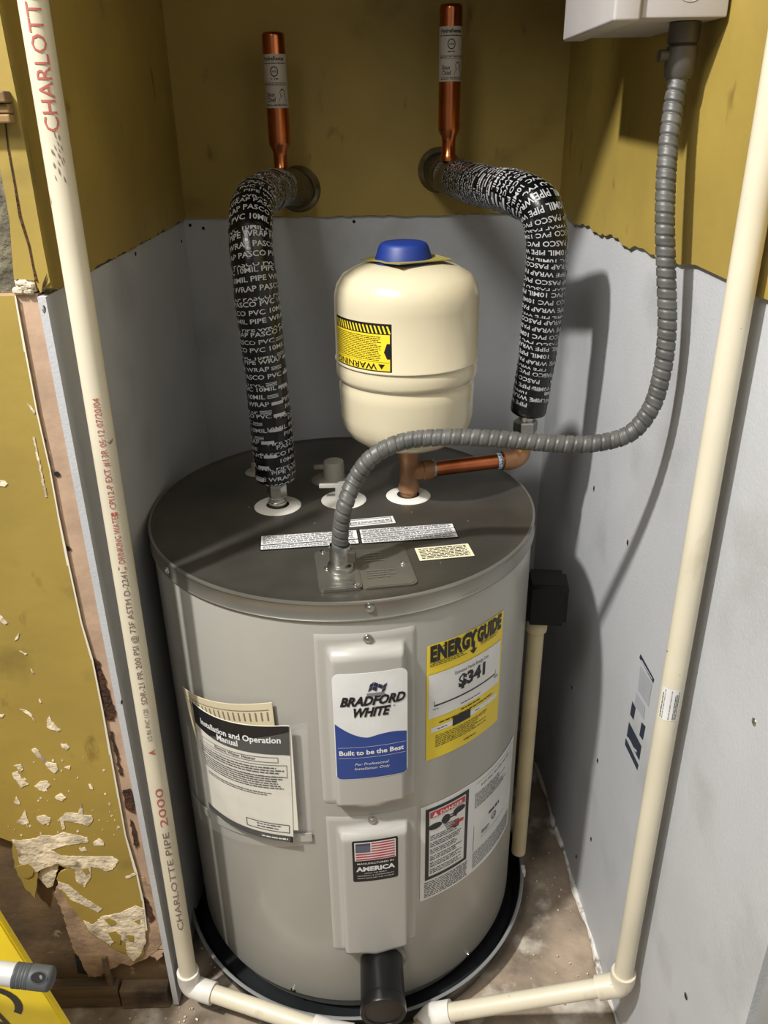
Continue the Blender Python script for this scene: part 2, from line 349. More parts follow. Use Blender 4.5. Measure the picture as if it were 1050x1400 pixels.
# screws and holes in the panels
def screwhead(P, N, r, parent, m, name='screw', h=.0012):
    v, f = lathe([(0.0001, h*1.1), (r*.6, h), (r, h*.3), (r, 0)], *P, n=10, axis=N); return make(name, v, f, m, parent, smooth=True)
for k, q in enumerate([(858, 742), (1031, 987), (817, 1040), (782, 940), (812, 668), (938, 1362), (808, 1147), (788, 1171)]):
    P = wallR(q); big = k in (1, 5)
    screwhead(P, NR, .0045 if big else .0024, wr, steel if k == 1 else dark)
    if k != 1:   # torn facing beside the hole
        g = Print(mpR, .0006); g.poly([(P[1]+.002, P[2]+.004), (P[1]-.003, P[2]+.006), (P[1]-.004, P[2]+.001), (P[1]-.002, P[2]-.005), (P[1]+.001, P[2]-.002)]); g.build('torn_facing', dark if k != 5 else gyp, wr)
for q in [(484, 303), (260, 308), (278, 312)]: screwhead(ony(q, YB-.004), (0, -1, 0), .003, wb, dark)
for q in [(60, 423), (185, 347), (166, 960), (248, 330)]: screwhead(wallL(q)+np.array([0, 0, 0]), (1, 0, 0), .0042 if q[1] == 423 else .003, wl, steel if q[1] == 423 else dark)
g = Print(mpB, .0108)
for k in range(26): x, z = random.uniform(-.3, .3), random.uniform(1.2, 1.5); s_ = random.uniform(.0008, .003); g.poly([(x-s_, z), (x, z-s_*1.4), (x+s_*.7, z+s_*.3), (x, z+s_)])
g.build('paint_flecks', mat('fleck', (150, 134, 88), .8), wb, kind='stuff')
# printed product label on the right panel (its square code is left out)
def z7(x, y): P = wallR((820+x/6.667, 870+y/6.667)); return (P[1], P[2])
g = Print(mpR, .0007)
for q in ([(375, 160), (500, 390), (490, 425), (365, 195)], [(300, 590), (330, 650), (310, 760), (280, 710)], [(385, 780), (420, 820), (395, 945), (365, 900)], [(270, 780), (382, 1000), (362, 1130), (250, 905)], [(240, 925), (355, 1170), (345, 1220), (233, 985)]): g.poly([z7(*p) for p in q])
g.build('dark_print', mat('board_ink', (40, 46, 62), .6), wr)
g = Print(mpR, .0005); g.poly([z7(*p) for p in [(372, 265), (482, 430), (445, 640), (350, 490)]]); g.poly([z7(*p) for p in [(335, 510), (415, 640), (405, 760), (320, 620)]]); g.build('grey_print', mat('pale_board_ink', (156, 160, 166), .6), wr)
g = Print(mpR, .0010)
g.poly([z7(*p) for p in [(262, 915), (290, 960), (312, 1010), (345, 1040), (340, 1060), (300, 1020), (278, 975), (255, 935)]]); g.poly([z7(*p) for p in [(385, 210), (486, 385), (484, 395), (383, 222)]])
g.build('light_print', board, wr)
# caulk bead along the right wall and the floor
P = []; R_ = []
for y in np.linspace(.545, YB-.02, 160):
    P.append(WR(y, .003+.001*math.sin(y*61), .001+.0015*(1+math.sin(y*37)))); R_.append(.0045+.0016*math.sin(y*43)+.0010*math.sin(y*119)+random.uniform(-.0004, .0004))
v, f = sweep(np.array(P), np.array(R_), 7); o = make('trim_1', v, f, caulk, origin=WR(1.0, 0)); tag(o, kind='structure')

# front face of the left wall: yellow drywall, bare corner strip, torn bottom, sill
wf = thing('wall_front', (-.6, YF, 0), kind='structure')
mpF = planemap((0, YF, 0), (1, 0, 0), (0, 0, 1), (0, -1, 0))
def F(px, py): P = ony((px, py), YF); return (P[0], P[2])
v, f = box(-1.3, XLW-.010, YF+.012, YF+.10, 0, 2.5); make('damp_backing', v, f, brown, wf, label='dark damp board exposed at the foot of the wall')
xs = -.3475
v, f = prism([(-.392, 1.142), (-.392, .135)]+jag([(-.392, .135), (-.382, .112), (-.372, .122), (-.362, .104), (-.354, .112), (xs, .128)], .004, .002)[:-1]+[(xs, .13), (xs, 1.142)], mpF, -.012, -.001); make('corner_strip', v, f, tape, wf, label='bare pinkish corner strip stained brown')
# yellow layer, lower
low = [(197, 1303), (183, 1313), (174, 1303), (160, 1297), (149, 1291), (134, 1280), (123, 1274), (114, 1257), (97, 1237), (84, 1214), (78, 1200), (83, 1191), (94, 1186), (80, 1180), (66, 1178), (53, 1180), (51, 1206), (49, 1226), (34, 1211), (20, 1183), (17, 1149), (0, 1143), (-60, 1130)]
right = [(22, 404), (36, 480), (51, 560), (70, 645), (80, 700), (95, 772), (112, 850), (127, 900), (141, 970), (152, 1030), (163, 1090), (172, 1140), (187, 1190), (196, 1229), (201, 1270)]
body = [F(*p) for p in [(-420, 404)]+right+low]+[F(-420, 1090)]
v, f = prism(jag(body, .006, .0012), mpF, -.001, .0025); make('lower_drywall', v, f, yel, wf, label='mustard yellow drywall with chipped paint and a torn foot')
up_ = [(-420, -260), (-40, -260), (-27, -260), (13, 0), (40, 180), (60, 300), (74, 385), (56, 400), (49, 383), (20, 381), (14, 300), (-2, 215), (-10, 120), (-420, 120)]
upc = [(XLW+.006, 2.5), (XLW+.006, F(74, 385)[1]), F(56, 400), F(49, 383), F(20, 381), F(14, 300), F(-2, 215), F(-8, 120), (-1.2, F(-8, 120)[1]), (-1.2, 2.5)]
v, f = prism(jag(upc, .02, .0006), mpF, -.010, .002); make('upper_drywall', v, f, yel, wf)
v, f = prism([F(-420, 120), F(-8, 120), F(-2, 215), F(14, 300), F(20, 381), F(20, 404), F(-420, 404)], mpF, -.010, -.003); make('bare_plaster', v, f, mat('grey_bare', (98, 92, 76), .95, bump=(120, 1, .004), var=(40, .25)), wf, label='grey bare plaster where trim was removed')
v, f = prism([(-.3475, 1.144), (-.3475, F(20, 383)[1]), F(20, 383), (F(20, 383)[0], 1.144)], mpF, -.010, .0005); make('corner_plaster', v, f, plaster, wf, label='crumbling plaster at the corner')
g = Acc()   # crumbling plaster lumps
for k in range(16):
    P = F(random.uniform(24, 48), random.uniform(385, 400)); s_ = random.uniform(.002, .006)
    g.add(box(P[0]-s_, P[0]+s_, YF-random.uniform(.001, .005), YF+.002, P[1]-s_*.6, P[1]+s_*.7, s_*.4, 1))
v, f = g.out(); make('plaster_lump', v, f, plaster, wf, kind='stuff')
g = Print(mpF, .003)   # cracks
for A in ([(0, 118), (10, 165), (14, 205), (22, 250), (30, 295), (42, 335), (47, 362), (53, 385), (49, 383), (40, 337), (27, 296), (20, 250), (12, 206), (8, 166)], [(66, 372), (60, 386), (58, 398), (61, 396), (64, 386)]): g.poly([F(*p) for p in A])
g.build('crack', rot, wf)
# torn gypsum core under the paper
core = [(80, 1206), (74, 1222), (84, 1245), (92, 1272), (99, 1296), (112, 1318), (121, 1336), (138, 1335), (150, 1326), (164, 1318), (178, 1321), (200, 1311), (214, 1300), (222, 1288), (222, 1262), (214, 1230), (197, 1200), (140, 1190)]
v, f = prism(jag([F(*p) for p in core], .005, .002), mpF, -.0095, -.0003); make('gypsum_core', v, f, gyp, wf, label='torn brown gypsum core')
for A in ([(62, 1180), (50, 1200), (58, 1208), (64, 1215), (72, 1212), (76, 1198), (80, 1184), (72, 1176)], [(20, 1150), (18, 1172), (40, 1178), (60, 1180), (66, 1165), (60, 1150)]):
    v, f = prism(jag([F(*p) for p in A], .005, .001), mpF, -.006, -.0014); make('gypsum_core', v, f, plaster, wf)
chips = [
 [(17, 1146), (30, 1147), (50, 1144), (58, 1140), (75, 1141), (88, 1136), (98, 1138), (120, 1143), (122, 1149), (100, 1152), (85, 1155), (70, 1160), (85, 1168), (120, 1169), (155, 1169), (163, 1175), (155, 1186), (146, 1189), (135, 1184), (125, 1182), (125, 1195), (117, 1211), (105, 1202), (103, 1186), (80, 1178), (60, 1185), (50, 1190), (38, 1190), (28, 1178), (24, 1160)],
 [(115, 1256), (128, 1262), (140, 1251), (165, 1246), (185, 1236), (197, 1240), (200, 1285), (192, 1304), (183, 1312), (174, 1302), (172, 1285), (160, 1280), (152, 1290), (135, 1279), (122, 1270)],
 [(80, 1203), (95, 1208), (115, 1225), (140, 1240), (135, 1245), (112, 1234), (98, 1228), (88, 1216), (80, 1212)],
 [(82, 1117), (92, 1109), (108, 1110), (112, 1096), (115, 1112), (126, 1113), (128, 1119), (121, 1127), (108, 1123), (96, 1121), (88, 1120), (90, 1130), (86, 1132)],
 [(44, 1023), (50, 1021), (58, 1031), (66, 1040), (78, 1042), (81, 1050), (76, 1055), (66, 1048), (62, 1040), (50, 1031)],
 [(65, 984), (69, 976), (72, 984), (84, 996), (80, 998), (70, 995), (65, 992)], [(84, 1015), (92, 1015), (96, 1020), (92, 1023), (86, 1020)],
 [(18, 1055), (26, 1052), (31, 1062), (40, 1070), (30, 1075), (24, 1066), (20, 1062)], [(48, 1073), (56, 1066), (66, 1066), (70, 1071), (62, 1080), (55, 1078)],
 [(20, 1094), (24, 1086), (28, 1094), (29, 1098), (22, 1096)], [(24, 1122), (32, 1112), (35, 1105), (38, 1116), (41, 1123), (32, 1125)], [(51, 1115), (60, 1112), (70, 1116), (70, 1121), (60, 1125), (53, 1120)],
 [(76, 1088), (84, 1082), (91, 1088), (86, 1093), (79, 1091)], [(128, 1150), (136, 1144), (143, 1149), (143, 1154), (130, 1154)], [(109, 1158), (117, 1156), (120, 1161), (113, 1162)],
 [(28, 967), (38, 970), (45, 976), (49, 984), (42, 977), (36, 973)], [(89, 1047), (97, 1045), (96, 1050)], [(20, 1045), (30, 1043), (33, 1050), (29, 1053), (24, 1047)],
 [(24, 868), (28, 864), (25, 872), (21, 874)], [(28, 888), (38, 892), (36, 894)], [(43, 912), (48, 918), (45, 919)], [(54, 953), (58, 958), (56, 959)], [(0, 838), (5, 842), (12, 850), (8, 852), (0, 846)], [(0, 975), (7, 975), (4, 979), (0, 979)],
 [(172, 1197), (186, 1191), (187, 1194), (174, 1199)], [(122, 1070), (125, 1070), (128, 1077), (124, 1076)], [(46, 596), (49, 597), (66, 678), (63, 678)], [(0, 655), (8, 656), (12, 660), (8, 664), (0, 663)], [(38, 548), (50, 562), (48, 565), (40, 553)]]
g = Print(mpF, .0032)
for A in chips: 
    try: g.add(prism(jag([F(*p) for p in A], .003, .0007), mpF, .0020, .0033))
    except Exception: pass
for k in range(120):
    x, y = random.uniform(0, 190), 1000+290*random.random()**.7
    if y > 1140+x*.3 or x > 120+(y-880)*.2: continue
    s_ = random.uniform(.4, 2.0); A = [F(x-s_, y), F(x, y-s_*1.3), F(x+s_*random.uniform(.6, 1.6), y), F(x, y+s_)]; g.add(prism(A, mpF, .0021, .0031))
g.build('paint_chips', plaster, wf, kind='stuff')
g = Print(mpF, .0040)   # scraps of paint left on the bare plaster
for A in ([(143, 1254), (150, 1252), (158, 1256), (160, 1261), (152, 1263)], [(148, 1272), (158, 1270), (166, 1276), (165, 1288), (156, 1284)], [(174, 1275), (183, 1276), (184, 1285), (177, 1284)], [(184, 1256), (192, 1254), (191, 1261)], [(24, 1182), (40, 1178), (48, 1186), (46, 1194), (38, 1198), (32, 1196)], [(113, 1186), (120, 1184), (124, 1190), (118, 1193)]):
    g.add(prism(jag([F(*p) for p in A], .003, .0006), mpF, .003, .0041))
g.build('paint_scraps', yel, wf, kind='stuff')
g = Print(mpF, .0028)   # pale torn paper edge beside the corner strip
for i in range(len(right)-1):
    a, b = right[i], right[i+1]; g.poly([F(a[0]-1, a[1]), F(a[0]+1.2, a[1]), F(b[0]+1.2, b[1]), F(b[0]-random.uniform(.5, 3), b[1])])
g.build('paper_edge', paper, wf)
g = Print(mpF, .0004)   # rot on the corner strip
for A in ([(127, 900), (135, 904), (142, 925), (150, 950), (158, 975), (156, 985), (146, 985), (138, 950), (130, 920)], [(168, 1080), (178, 1078), (186, 1095), (184, 1112), (172, 1105)], [(178, 1120), (184, 1130), (190, 1155), (186, 1162), (180, 1140)], [(150, 1000), (154, 1000), (168, 1060), (164, 1060)], [(195, 1225), (203, 1232), (212, 1255), (206, 1262), (198, 1245)]):
    g.add(prism(jag([F(*p) for p in A], .004, .0016), mpF, 0, .0006))
g.build('rot_stain', rot, wf)
g = Print(mpF, .0003)
for q in [(78, 648), (59, 602), (93, 750)]:
    P = F(*q); g.poly([(P[0]+.0035*math.cos(t), P[1]+.0035*math.sin(t)) for t in np.linspace(0, 6.28, 9)[:-1]])
g.build('nail_hole', dark, wf)
# sill plate at the foot
P0 = F(60, 1345); 
v, f = box(-.9, -.432, YF-.004, YF+.03, 0, .050, .002, 2); make('sill_board', v, f, wood, wf, label='worn brown wooden sill board')
v, f = box(-.429, -.352, YF-.008, YF+.03, 0, .044, .003, 2); make('sill_board', v, f, wood, wf)
v, f = box(-.446, -.438, YF-.004, YF+.004, .05, .12, .001, 1); make('lath_strip', v, f, wood, wf)
v, f = prism(jag([F(*p) for p in [(95, 1280), (97, 1300), (103, 1340), (118, 1342), (112, 1318), (99, 1296)]], .004, .001), mpF, -.0135, -.0115); make('hole', v, f, dark, wf)
# cut end of wooden trim
o = thing('wood_trim_stub', tuple(ony((8, 166), YF)+np.array([0, 0, 0])), 'short sawn stub of brown wooden trim on the yellow wall at upper left', 'wood trim')
for z0, z1, d in ((1.318, 1.328, .018), (1.309, 1.3175, .014), (1.301, 1.3085, .016)):
    v, f = box(-1.0, F(20, 150)[0], YF-d, YF+.004, z0, z1, .0015, 2); make('moulding_strip', v, f, mat('trim_wood', (116, 92, 58), .7, var=(30, .2), stretch=(.2, 1, 1)), o)

# ================================================================== WATER HEATER
H = thing('water_heater', (HX, HY, 0), 'squat grey cylindrical electric water heater standing in a black pan', 'water heater')
v, f = lathe([(.0001, .012), (.262, .012), (.266, .02), (.266, .038), (.270, .040), (.2775, .046), (.2795, .052), (.2795, ZT-.02)], HX, HY, 0, 128); make('jacket', v, f, jack, H, smooth=True, angle=50)
v, f = lathe([(.279, ZT-.027), (.2822, ZT-.0262), (.2832, ZT-.024), (.2816, ZT-.022), (.2812, ZT-.004), (.2826, ZT-.002), (.2822, ZT+.0002), (.279, ZT+.0006)], HX, HY, 0, 128); make('rim_band', v, f, rimm, H, smooth=True, angle=40)
v, f = lathe([(.2795, ZT+.0003), (.277, ZT-.0008), (.262, ZT-.001), (.0001, ZT)], HX, HY, 0, 128); make('lid', v, f, galv, H, smooth=True, angle=30)
def hp(th, z, R=HR): return (HX+R*math.sin(th), HY-R*math.cos(th), z)
def hn(th): return (math.sin(th), -math.cos(th), 0)
def phillips(P, N, parent, r=.0052, name='screw'):
    v, f = lathe([(0.0001, r*.75), (r*.3, r*.72), (r*.62, r*.62), (r*.66, r*.4), (r*1.05, r*.34), (r*1.15, 0)], *P, n=14, axis=N); make(name, v, f, steel, parent, smooth=True, angle=40)
for q in [(506, 832), (227, 780)]:
    th, z = cyl(q, .283); phillips(hp(th, z, .2815), hn(th), H)
phillips(hp(math.radians(88), .768, .2815), hn(math.radians(88)), H)
for q in [(401, 1356), (640, 1307)]: th, z = cyl(q); phillips(hp(th, z+.004, .279), hn(th), H, .0042)
# access panels
def access(q, zb, zt, name):
    t0, t1, z0, z1 = cylrect(q); A = Acc(); mp = cylmap(0, 0, HR)
    nu, nv = 44, 60; W_ = (t1-t0)*HR; U = np.linspace(0, W_, nu); V = np.linspace(z0-.006, z1, nv)
    u, v_ = np.meshgrid(U, V); 
    def ss(x): x = np.clip(x, 0, 1); return x*x*(3-2*x)
    bl, br = .016, W_-.014; bot = z0+.004+.0*u; top = z1-.013
    cor = .5-.5*np.cos((u-bl)/(br-bl)*2*math.pi)
    h = np.minimum.reduce([ss((u-bl)/.006), ss((br-u)/.006), ss((top-.004*(1-cor)-v_)/.014)])
    bottomcut = ss((v_-(bot-.004+.006*(1-cor)*.6))/.004)
    n_ = .0016+.0125*h*bottomcut
    base = (v_ > z0+.003) | ((u > bl) & (u < br))
    n_ = np.where((u < .001) | (u > W_-.001) | (v_ > z1-.0005) | (v_ < z0-.005), .0001, n_)
    n_ = np.where(base, n_, -.001)
    pts = np.stack([HX+(HR-.0005+n_)*np.sin(t0+u/HR), HY-(HR-.0005+n_)*np.cos(t0+u/HR), v_], -1).reshape(-1, 3)
    f = [[b*nu+a, b*nu+a+1, (b+1)*nu+a+1, (b+1)*nu+a] for b in range(nv-1) for a in range(nu-1)]
    o = make(name, pts, f, panelm, H, smooth=True, angle=70); return t0, t1, z0, z1, o
t0, t1, z0, z1, ap = access([(430, 868), (570, 853), (565, 1090), (440, 1093)], 0, 0, 'access_panel'); ap['label'] = 'upper grey access panel carrying the brand label'
phillips(hp(*cyl((503, 873), .2816), .2816), hn(cyl((503, 873))[0]), ap)
t0, t1, z0, z1, ap = access([(446, 1115), (572, 1102), (568, 1285), (455, 1295)], 0, 0, 'access_panel'); ap['label'] = 'lower grey access panel carrying the flag label'
phillips(hp(*cyl((509, 1121), .2816), .2816), hn(cyl((509, 1121))[0]), ap)
RP = HR+.0136
# brand label
t0, t1, z0, z1 = cylrect([(453, 921), (556, 913), (558, 1055), (460, 1066)], RP); mp = cylmap(t0, z0, RP); W_, Hh = (t1-t0)*RP, z1-z0
v, f = patch(mp, W_, Hh, .009, .0004); L_ = make('brand_label', v, f, lw, H, label='white and blue brand label')
g = Print(mp, .0006); pts = []
def clipx(y, r=.0085):
    e = 0
    if y < r: e = r-math.sqrt(max(r*r-(r-y)**2, 0))
    return e
xs_ = np.linspace(.0012, W_-.0012, 30)
wave = lambda x: Hh*(.405+.150*max(0, 1-x/W_/.46)**1.7+.028*math.sin(max(0, (x/W_-.46)/.54)*math.pi*.9))
strips = []
for i in range(29):
    for xx in (xs_[i], xs_[i+1]): strips.append(None)
    a, b = xs_[i], xs_[i+1]; ea = max(0, .0078-min(a, W_-a)); eb = max(0, .0078-min(b, W_-b))
    fa = .0012+(.0078-math.sqrt(max(.0078**2-ea**2, 0)) if ea > 0 else 0); fb = .0012+(.0078-math.sqrt(max(.0078**2-eb**2, 0)) if eb > 0 else 0)
    g.poly([(a, fa), (b, fb), (b, wave(b)), (a, wave(a))])
g.build('blue_field', lbl, L_)
g = Print(mp, .0010)
g.text('BRADFORD', W_*.53, Hh*.712, .0190, .045, 'CENTER', .35, width=W_*.88); g.text('WHITE', W_*.52, Hh*.608, .0190, .045, 'CENTER', .35, width=W_*.50); g.text('\u00ae', W_*.80, Hh*.67, .004)
g.build('printed_text', lk, L_)
g = Print(mp, .0010)   # small waving check flag
fx, fy, fwid, fh = W_*.45, Hh*.795, W_*.235, Hh*.105
for i in range(4):
    for j in range(3):
        x0_, x1_ = i/4, (i+1)/4; wv = lambda t: .18*math.sin(t*6.3)*fh; y0_ = fy+fh*j/3
        sk = .25*fh
        if j > 0 and not (j == 1 and i == 2): g.poly([(fx+fwid*x0_+sk*j/3, y0_+wv(x0_)), (fx+fwid*(x1_-.03)+sk*j/3, y0_+wv(x1_)), (fx+fwid*(x1_-.03)+sk*(j+1)/3, y0_+fh*.30+wv(x1_)), (fx+fwid*x0_+sk*(j+1)/3, y0_+fh*.30+wv(x0_))])
g.build('flag_emblem', lnavy, L_)
g = Print(mp, .0010); g.rect(fx, fy-.001, fx+fwid, fy+fh*.22); g.build('flag_shade', lgr, L_)
g = Print(mp, .0010)
g.rect(.004, Hh*.318, W_-.003, Hh*.318+.0004); g.rect(.004, Hh*.215, W_-.003, Hh*.215+.0004)
g.text('Built to be the Best', W_*.5, Hh*.245, .0105, .03, 'CENTER', width=W_*.89); g.text('For Professional', W_*.5, Hh*.140, .0062, 0, 'CENTER', .25, width=W_*.47); g.text('Installation Only', W_*.5, Hh*.096, .0062, 0, 'CENTER', .25, width=W_*.49)
g.build('white_lettering', lw, L_)
# flag label
t0, t1, z0, z1 = cylrect([(481, 1150), (543, 1143), (545, 1198), (483, 1205)], RP); mp = cylmap(t0, z0, RP); W_, Hh = (t1-t0)*RP, z1-z0
v, f = patch(mp, W_, Hh, .003, .0004, .004); L_ = make('flag_label', v, f, lk, H, label='black label with a striped flag')
g = Print(mp, .0007); a, b, c, d = W_*.05, Hh*.52, W_*.95, Hh*.96; g.rect(a, b, c, d)
g.text('MANUFACTURED IN', W_*.5, Hh*.425, .0046, .01, 'CENTER', width=W_*.80); g.text('AMERICA', W_*.5, Hh*.26, .0115, .045, 'CENTER', width=W_*.86)
g.text('USING THE FINEST', W_*.5, Hh*.19, .0030, 0, 'CENTER', width=W_*.5); g.text('MATERIALS & COMPONENTS', W_*.5, Hh*.13, .0030, 0, 'CENTER', width=W_*.8); g.text('FROM AROUND THE WORLD', W_*.5, Hh*.07, .0030, 0, 'CENTER', width=W_*.8)
g.build('white_print', lw, L_)
g = Print(mp, .0010); hs = (d-b-.003)/13
for k in range(0, 13, 2): g.rect(a+.0015+(((c-a)*.38) if k > 5 else 0), b+.0015+k*hs, c-.0015, b+.0015+(k+1)*hs)
g.build('red_stripes', lpink, L_)
g = Print(mp, .0011); g.rect(a+.0015, b+.0015+6*hs, a+(c-a)*.38, d-.0015); g.build('flag_canton', mat('canton', (60, 64, 86), .5), L_)
g = Print(mp, .0014)
for j in range(7):
    for i in range(8): x, y = a+.003+i*.0026+(j % 2)*.0013, b+.003+6*hs+j*.0018; g.poly([(x, y), (x+.0005, y-.0005), (x+.001, y), (x+.0005, y+.0005)])
g.build('flag_stars', lw, L_)
# energy guide label
t0, t1, z0, z1 = cylrect([(583, 881), (684, 840), (683, 985), (583, 1035)]); mp = cylmap(t0, z0, HR); W_, Hh = (t1-t0)*HR, z1-z0
v, f = patch(mp, W_, Hh, .002, .0004, .005); L_ = make('energy_label', v, f, ly, H, label='yellow energy guide label')
g = Print(mp, .0007); g.rect(W_*.02, Hh*.375, W_*.97, Hh*.755); g.rect(W_*.05, Hh*.245, W_*.95, Hh*.29); g.build('white_fields', lw, L_)
g = Print(mp, .0011)
g.text('ENERG', W_*.03, Hh*.872, .031, .06, width=W_*.455, spacing=1.1); g.text('Y', W_*.478, Hh*.872, .031, .06, width=W_*.12); g.text('GUIDE', W_*.585, Hh*.872, .031, .06, width=W_*.375, spacing=1.1)
g.rect(W_*.525, Hh*.82, W_*.555, Hh*.90); g.poly([(W_*.54, Hh*.795), (W_*.59, Hh*.835), (W_*.555, Hh*.833), (W_*.525, Hh*.833), (W_*.49, Hh*.835)])
g.micro(W_*.03, Hh*.82, W_*.46, Hh*.865, 3, .4); g.micro(W_*.64, Hh*.83, W_*.92, Hh*.868, 3, .4); g.micro(W_*.05, Hh*.962, W_*.95, Hh*.978, 1, .5, 0)
g.text('Estimated Yearly Energy Cost', W_*.54, Hh*.685, .0078, 0, 'CENTER', width=W_*.45); g.text('$341', W_*.54, Hh*.56, .027, .05, 'CENTER', width=W_*.36)
g.rect(W_*.08, Hh*.475, W_*.90, Hh*.487); g.rect(W_*.08, Hh*.475, W_*.085, Hh*.52); g.rect(W_*.895, Hh*.475, W_*.90, Hh*.52); g.micro(W_*.07, Hh*.445, W_*.13, Hh*.455, 1); g.micro(W_*.88, Hh*.445, W_*.95, Hh*.465, 2)
g.micro(W_*.4, Hh*.40, W_*.66, Hh*.415, 1, .5, 0); g.micro(W_*.40, Hh*.345, W_*.66, Hh*.362, 1, .7, 0); g.micro(W_*.14, Hh*.31, W_*.86, Hh*.328, 1, .6, 0)
g.rect(W_*.30, Hh*.235, W_*.53, Hh*.315); g.micro(W_*.12, Hh*.26, W_*.24, Hh*.275, 1); g.micro(W_*.6, Hh*.26, W_*.66, Hh*.275, 1)
g.micro(W_*.10, Hh*.10, W_*.86, Hh*.215, 7, .38, .35); g.micro(W_*.45, Hh*.045, W_*.62, Hh*.06, 1, .7, 0)
for k in range(5): g.rect(W_*.02, Hh*(.76), W_*.97, Hh*.762)
g.build('printed_text', lk, L_)
# danger and rating plate label
t0, t1, z0, z1 = cylrect([(574, 1103), (700, 1011), (699, 1165), (575, 1233)]); t1 = math.radians(66); z0 = .247; z1 = .434; mp = cylmap(t0, z0, HR); W_, Hh = (t1-t0)*HR, z1-z0
v, f = patch(mp, W_, Hh, .0, .0004, .005); L_ = make('danger_label', v, f, lw, H, label='white danger and rating label')
g = Print(mp, .0008); a, b, c, d = W_*.035, Hh*.215, W_*.385, Hh*.965; g.frame(a, b, c, d, .0058)
x0, x1 = a+.008, c-.008
for k in range(6): g.micro(x0, b+.010+k*.0133, x1, b+.010+k*.0133+.0105, 3, .45, .3)
g.micro(W_*.03, Hh*.02, W_*.40, Hh*.195, 9, .45, .05)
g.micro(W_*.45, Hh*.70, W_*.86, Hh*.86, 9, .4, .4); g.text('ELECTRIC WATER HEATER', W_*.70, Hh*.90, .0058, 0, 'CENTER', width=W_*.38)
g.rect(W_*.455, Hh*.955, W_*.98, Hh*.9575); g.rect(W_*.45, Hh*.24, W_*.453, Hh*.52); g.rect(W_*.53, Hh*.33, W_*.86, Hh*.333); g.micro(W_*.62, Hh*.50, W_*.76, Hh*.535, 1, .9, 0)
t = np.linspace(0, 2*math.pi, 15)[:-1]
for r_, cy_ in ((.0068, .435), (.0050, .435)): pass
for i in range(14):
    a0, a1 = 2*math.pi*i/14, 2*math.pi*(i+1)/14; cx_, cy_ = W_*.69, Hh*.43
    g.poly([(cx_+.0055*math.cos(a0), cy_+.0055*math.sin(a0)), (cx_+.0070*math.cos(a0), cy_+.0070*math.sin(a0)), (cx_+.0070*math.cos(a1), cy_+.0070*math.sin(a1)), (cx_+.0055*math.cos(a1), cy_+.0055*math.sin(a1))])
g.text('UL', W_*.69, Hh*.412, .009, 0, 'CENTER'); g.micro(W_*.54, Hh*.36, W_*.64, Hh*.40, 2); g.rect(W_*.94, Hh*.80, W_*.943, Hh*.9)
# tap and scalded hand drawing
for (cx_, cy_, rx, ry) in ((.08, .765, .013, .006), (.165, .79, .0085, .0085), (.20, .795, .018, .0035), (.275, .82, .0125, .006)):
    g.poly([(W_*cx_+.006+rx*math.cos(q)*.9, Hh*cy_+ry*math.sin(q)) for q in t])
g.poly([(W_*.27, Hh*.81), (W_*.285, Hh*.79), (W_*.28, Hh*.765), (W_*.265, Hh*.77), (W_*.26, Hh*.79)])
for k in range(5): y = Hh*(.655+.016*k); g.poly([(W_*.30, y+.001), (W_*.30, y-.0012), (W_*(.20-.006*k), y+.0035), (W_*(.20-.006*k), y+.0045)])
g.build('printed_text', lk, L_)
g = Print(mp, .0008); g.micro(W_*.45, Hh*.04, W_*.97, Hh*.225, 9, .5, .02); g.build('grey_print', lgr, L_)
g = Print(mp, .0009); g.rect(a+.0075, d-.0195, c-.0075, d-.0085); g.poly([(W_*.22, Hh*.665), (W_*.34, Hh*.68), (W_*.345, Hh*.705), (W_*.30, Hh*.715), (W_*.24, Hh*.69)]); g.build('red_print', lr, L_)
g = Print(mp, .0012); g.text('DANGER', (x0+x1)/2+.006, d-.0178, .0095, .02, 'CENTER', width=(x1-x0)*.66); g.poly([(x0+.003, d-.018), (x0+.012, d-.018), (x0+.0075, d-.010)]); g.build('white_lettering', lw, L_)
# labels on the lid
def lid3(bl, br, tl, z=ZT):
    O = onz(bl, z); B = onz(br, z); T_ = onz(tl, z); U = (B-O); W_ = np.linalg.norm(U); U = U/W_; V = np.array([-U[1], U[0], 0]); h = (T_-O)@V
    return planemap(O, U, V, (0, 0, 1)), W_, h, O, U, V
def lidlabel(q, r, rows, name, base=lw, ink=lnavy, black=False, lab=None):
    mp, W_, h = lid3(*q)[:3]
    if black: v, f = patch(mp, W_, h, .003, .0004); L_ = make(name, v, f, lk, H, label=lab)
    else: v, f = patch(mp, W_, h, r, .0004); L_ = make(name, v, f, base, H, label=lab)
    if black:
        g = Print(mp, .0007); 
        for k, (a, b) in enumerate(rows): g.rect(.0015, h*a, W_-.0015, h*b)
        g.build('white_strips', lw, L_); g = Print(mp, .0010)
        for a, b in rows: g.micro(.004, h*a+.001, W_-.004, h*b-.001, max(2, int((b-a)*h/.0035)), .5, .03)
        g.build('printed_text', ink, L_)
    else:
        g = Print(mp, .0007)
        for a, b in rows: g.micro(.004, h*a, W_-.004, h*b, max(2, int((b-a)*h/.004)), .5, .05)
        g.build('printed_text', ink, L_)
    return L_, mp, W_, h
lidlabel(((355, 753), (492, 744), (357, 733)), 0, ((.04, .30), (.36, .96)), 'caution_label', black=True, lab='white caution strip left of the conduit')
lidlabel(((494, 744), (628, 735), (493, 724)), 0, ((.04, .32), (.36, .64), (.68, .97)), 'caution_label', black=True, lab='white caution strip right of the conduit')
L_, mp, W_, h = lidlabel(((477, 721), (541, 715), (479, 711)), .001, ((.3, .6),), 'notice_label', lab='small white notice behind the conduit')
g = Print(mp, .001); g.frame(.003, .003, W_-.004, h-.003, .0009); g.build('printed_frame', lk, L_)
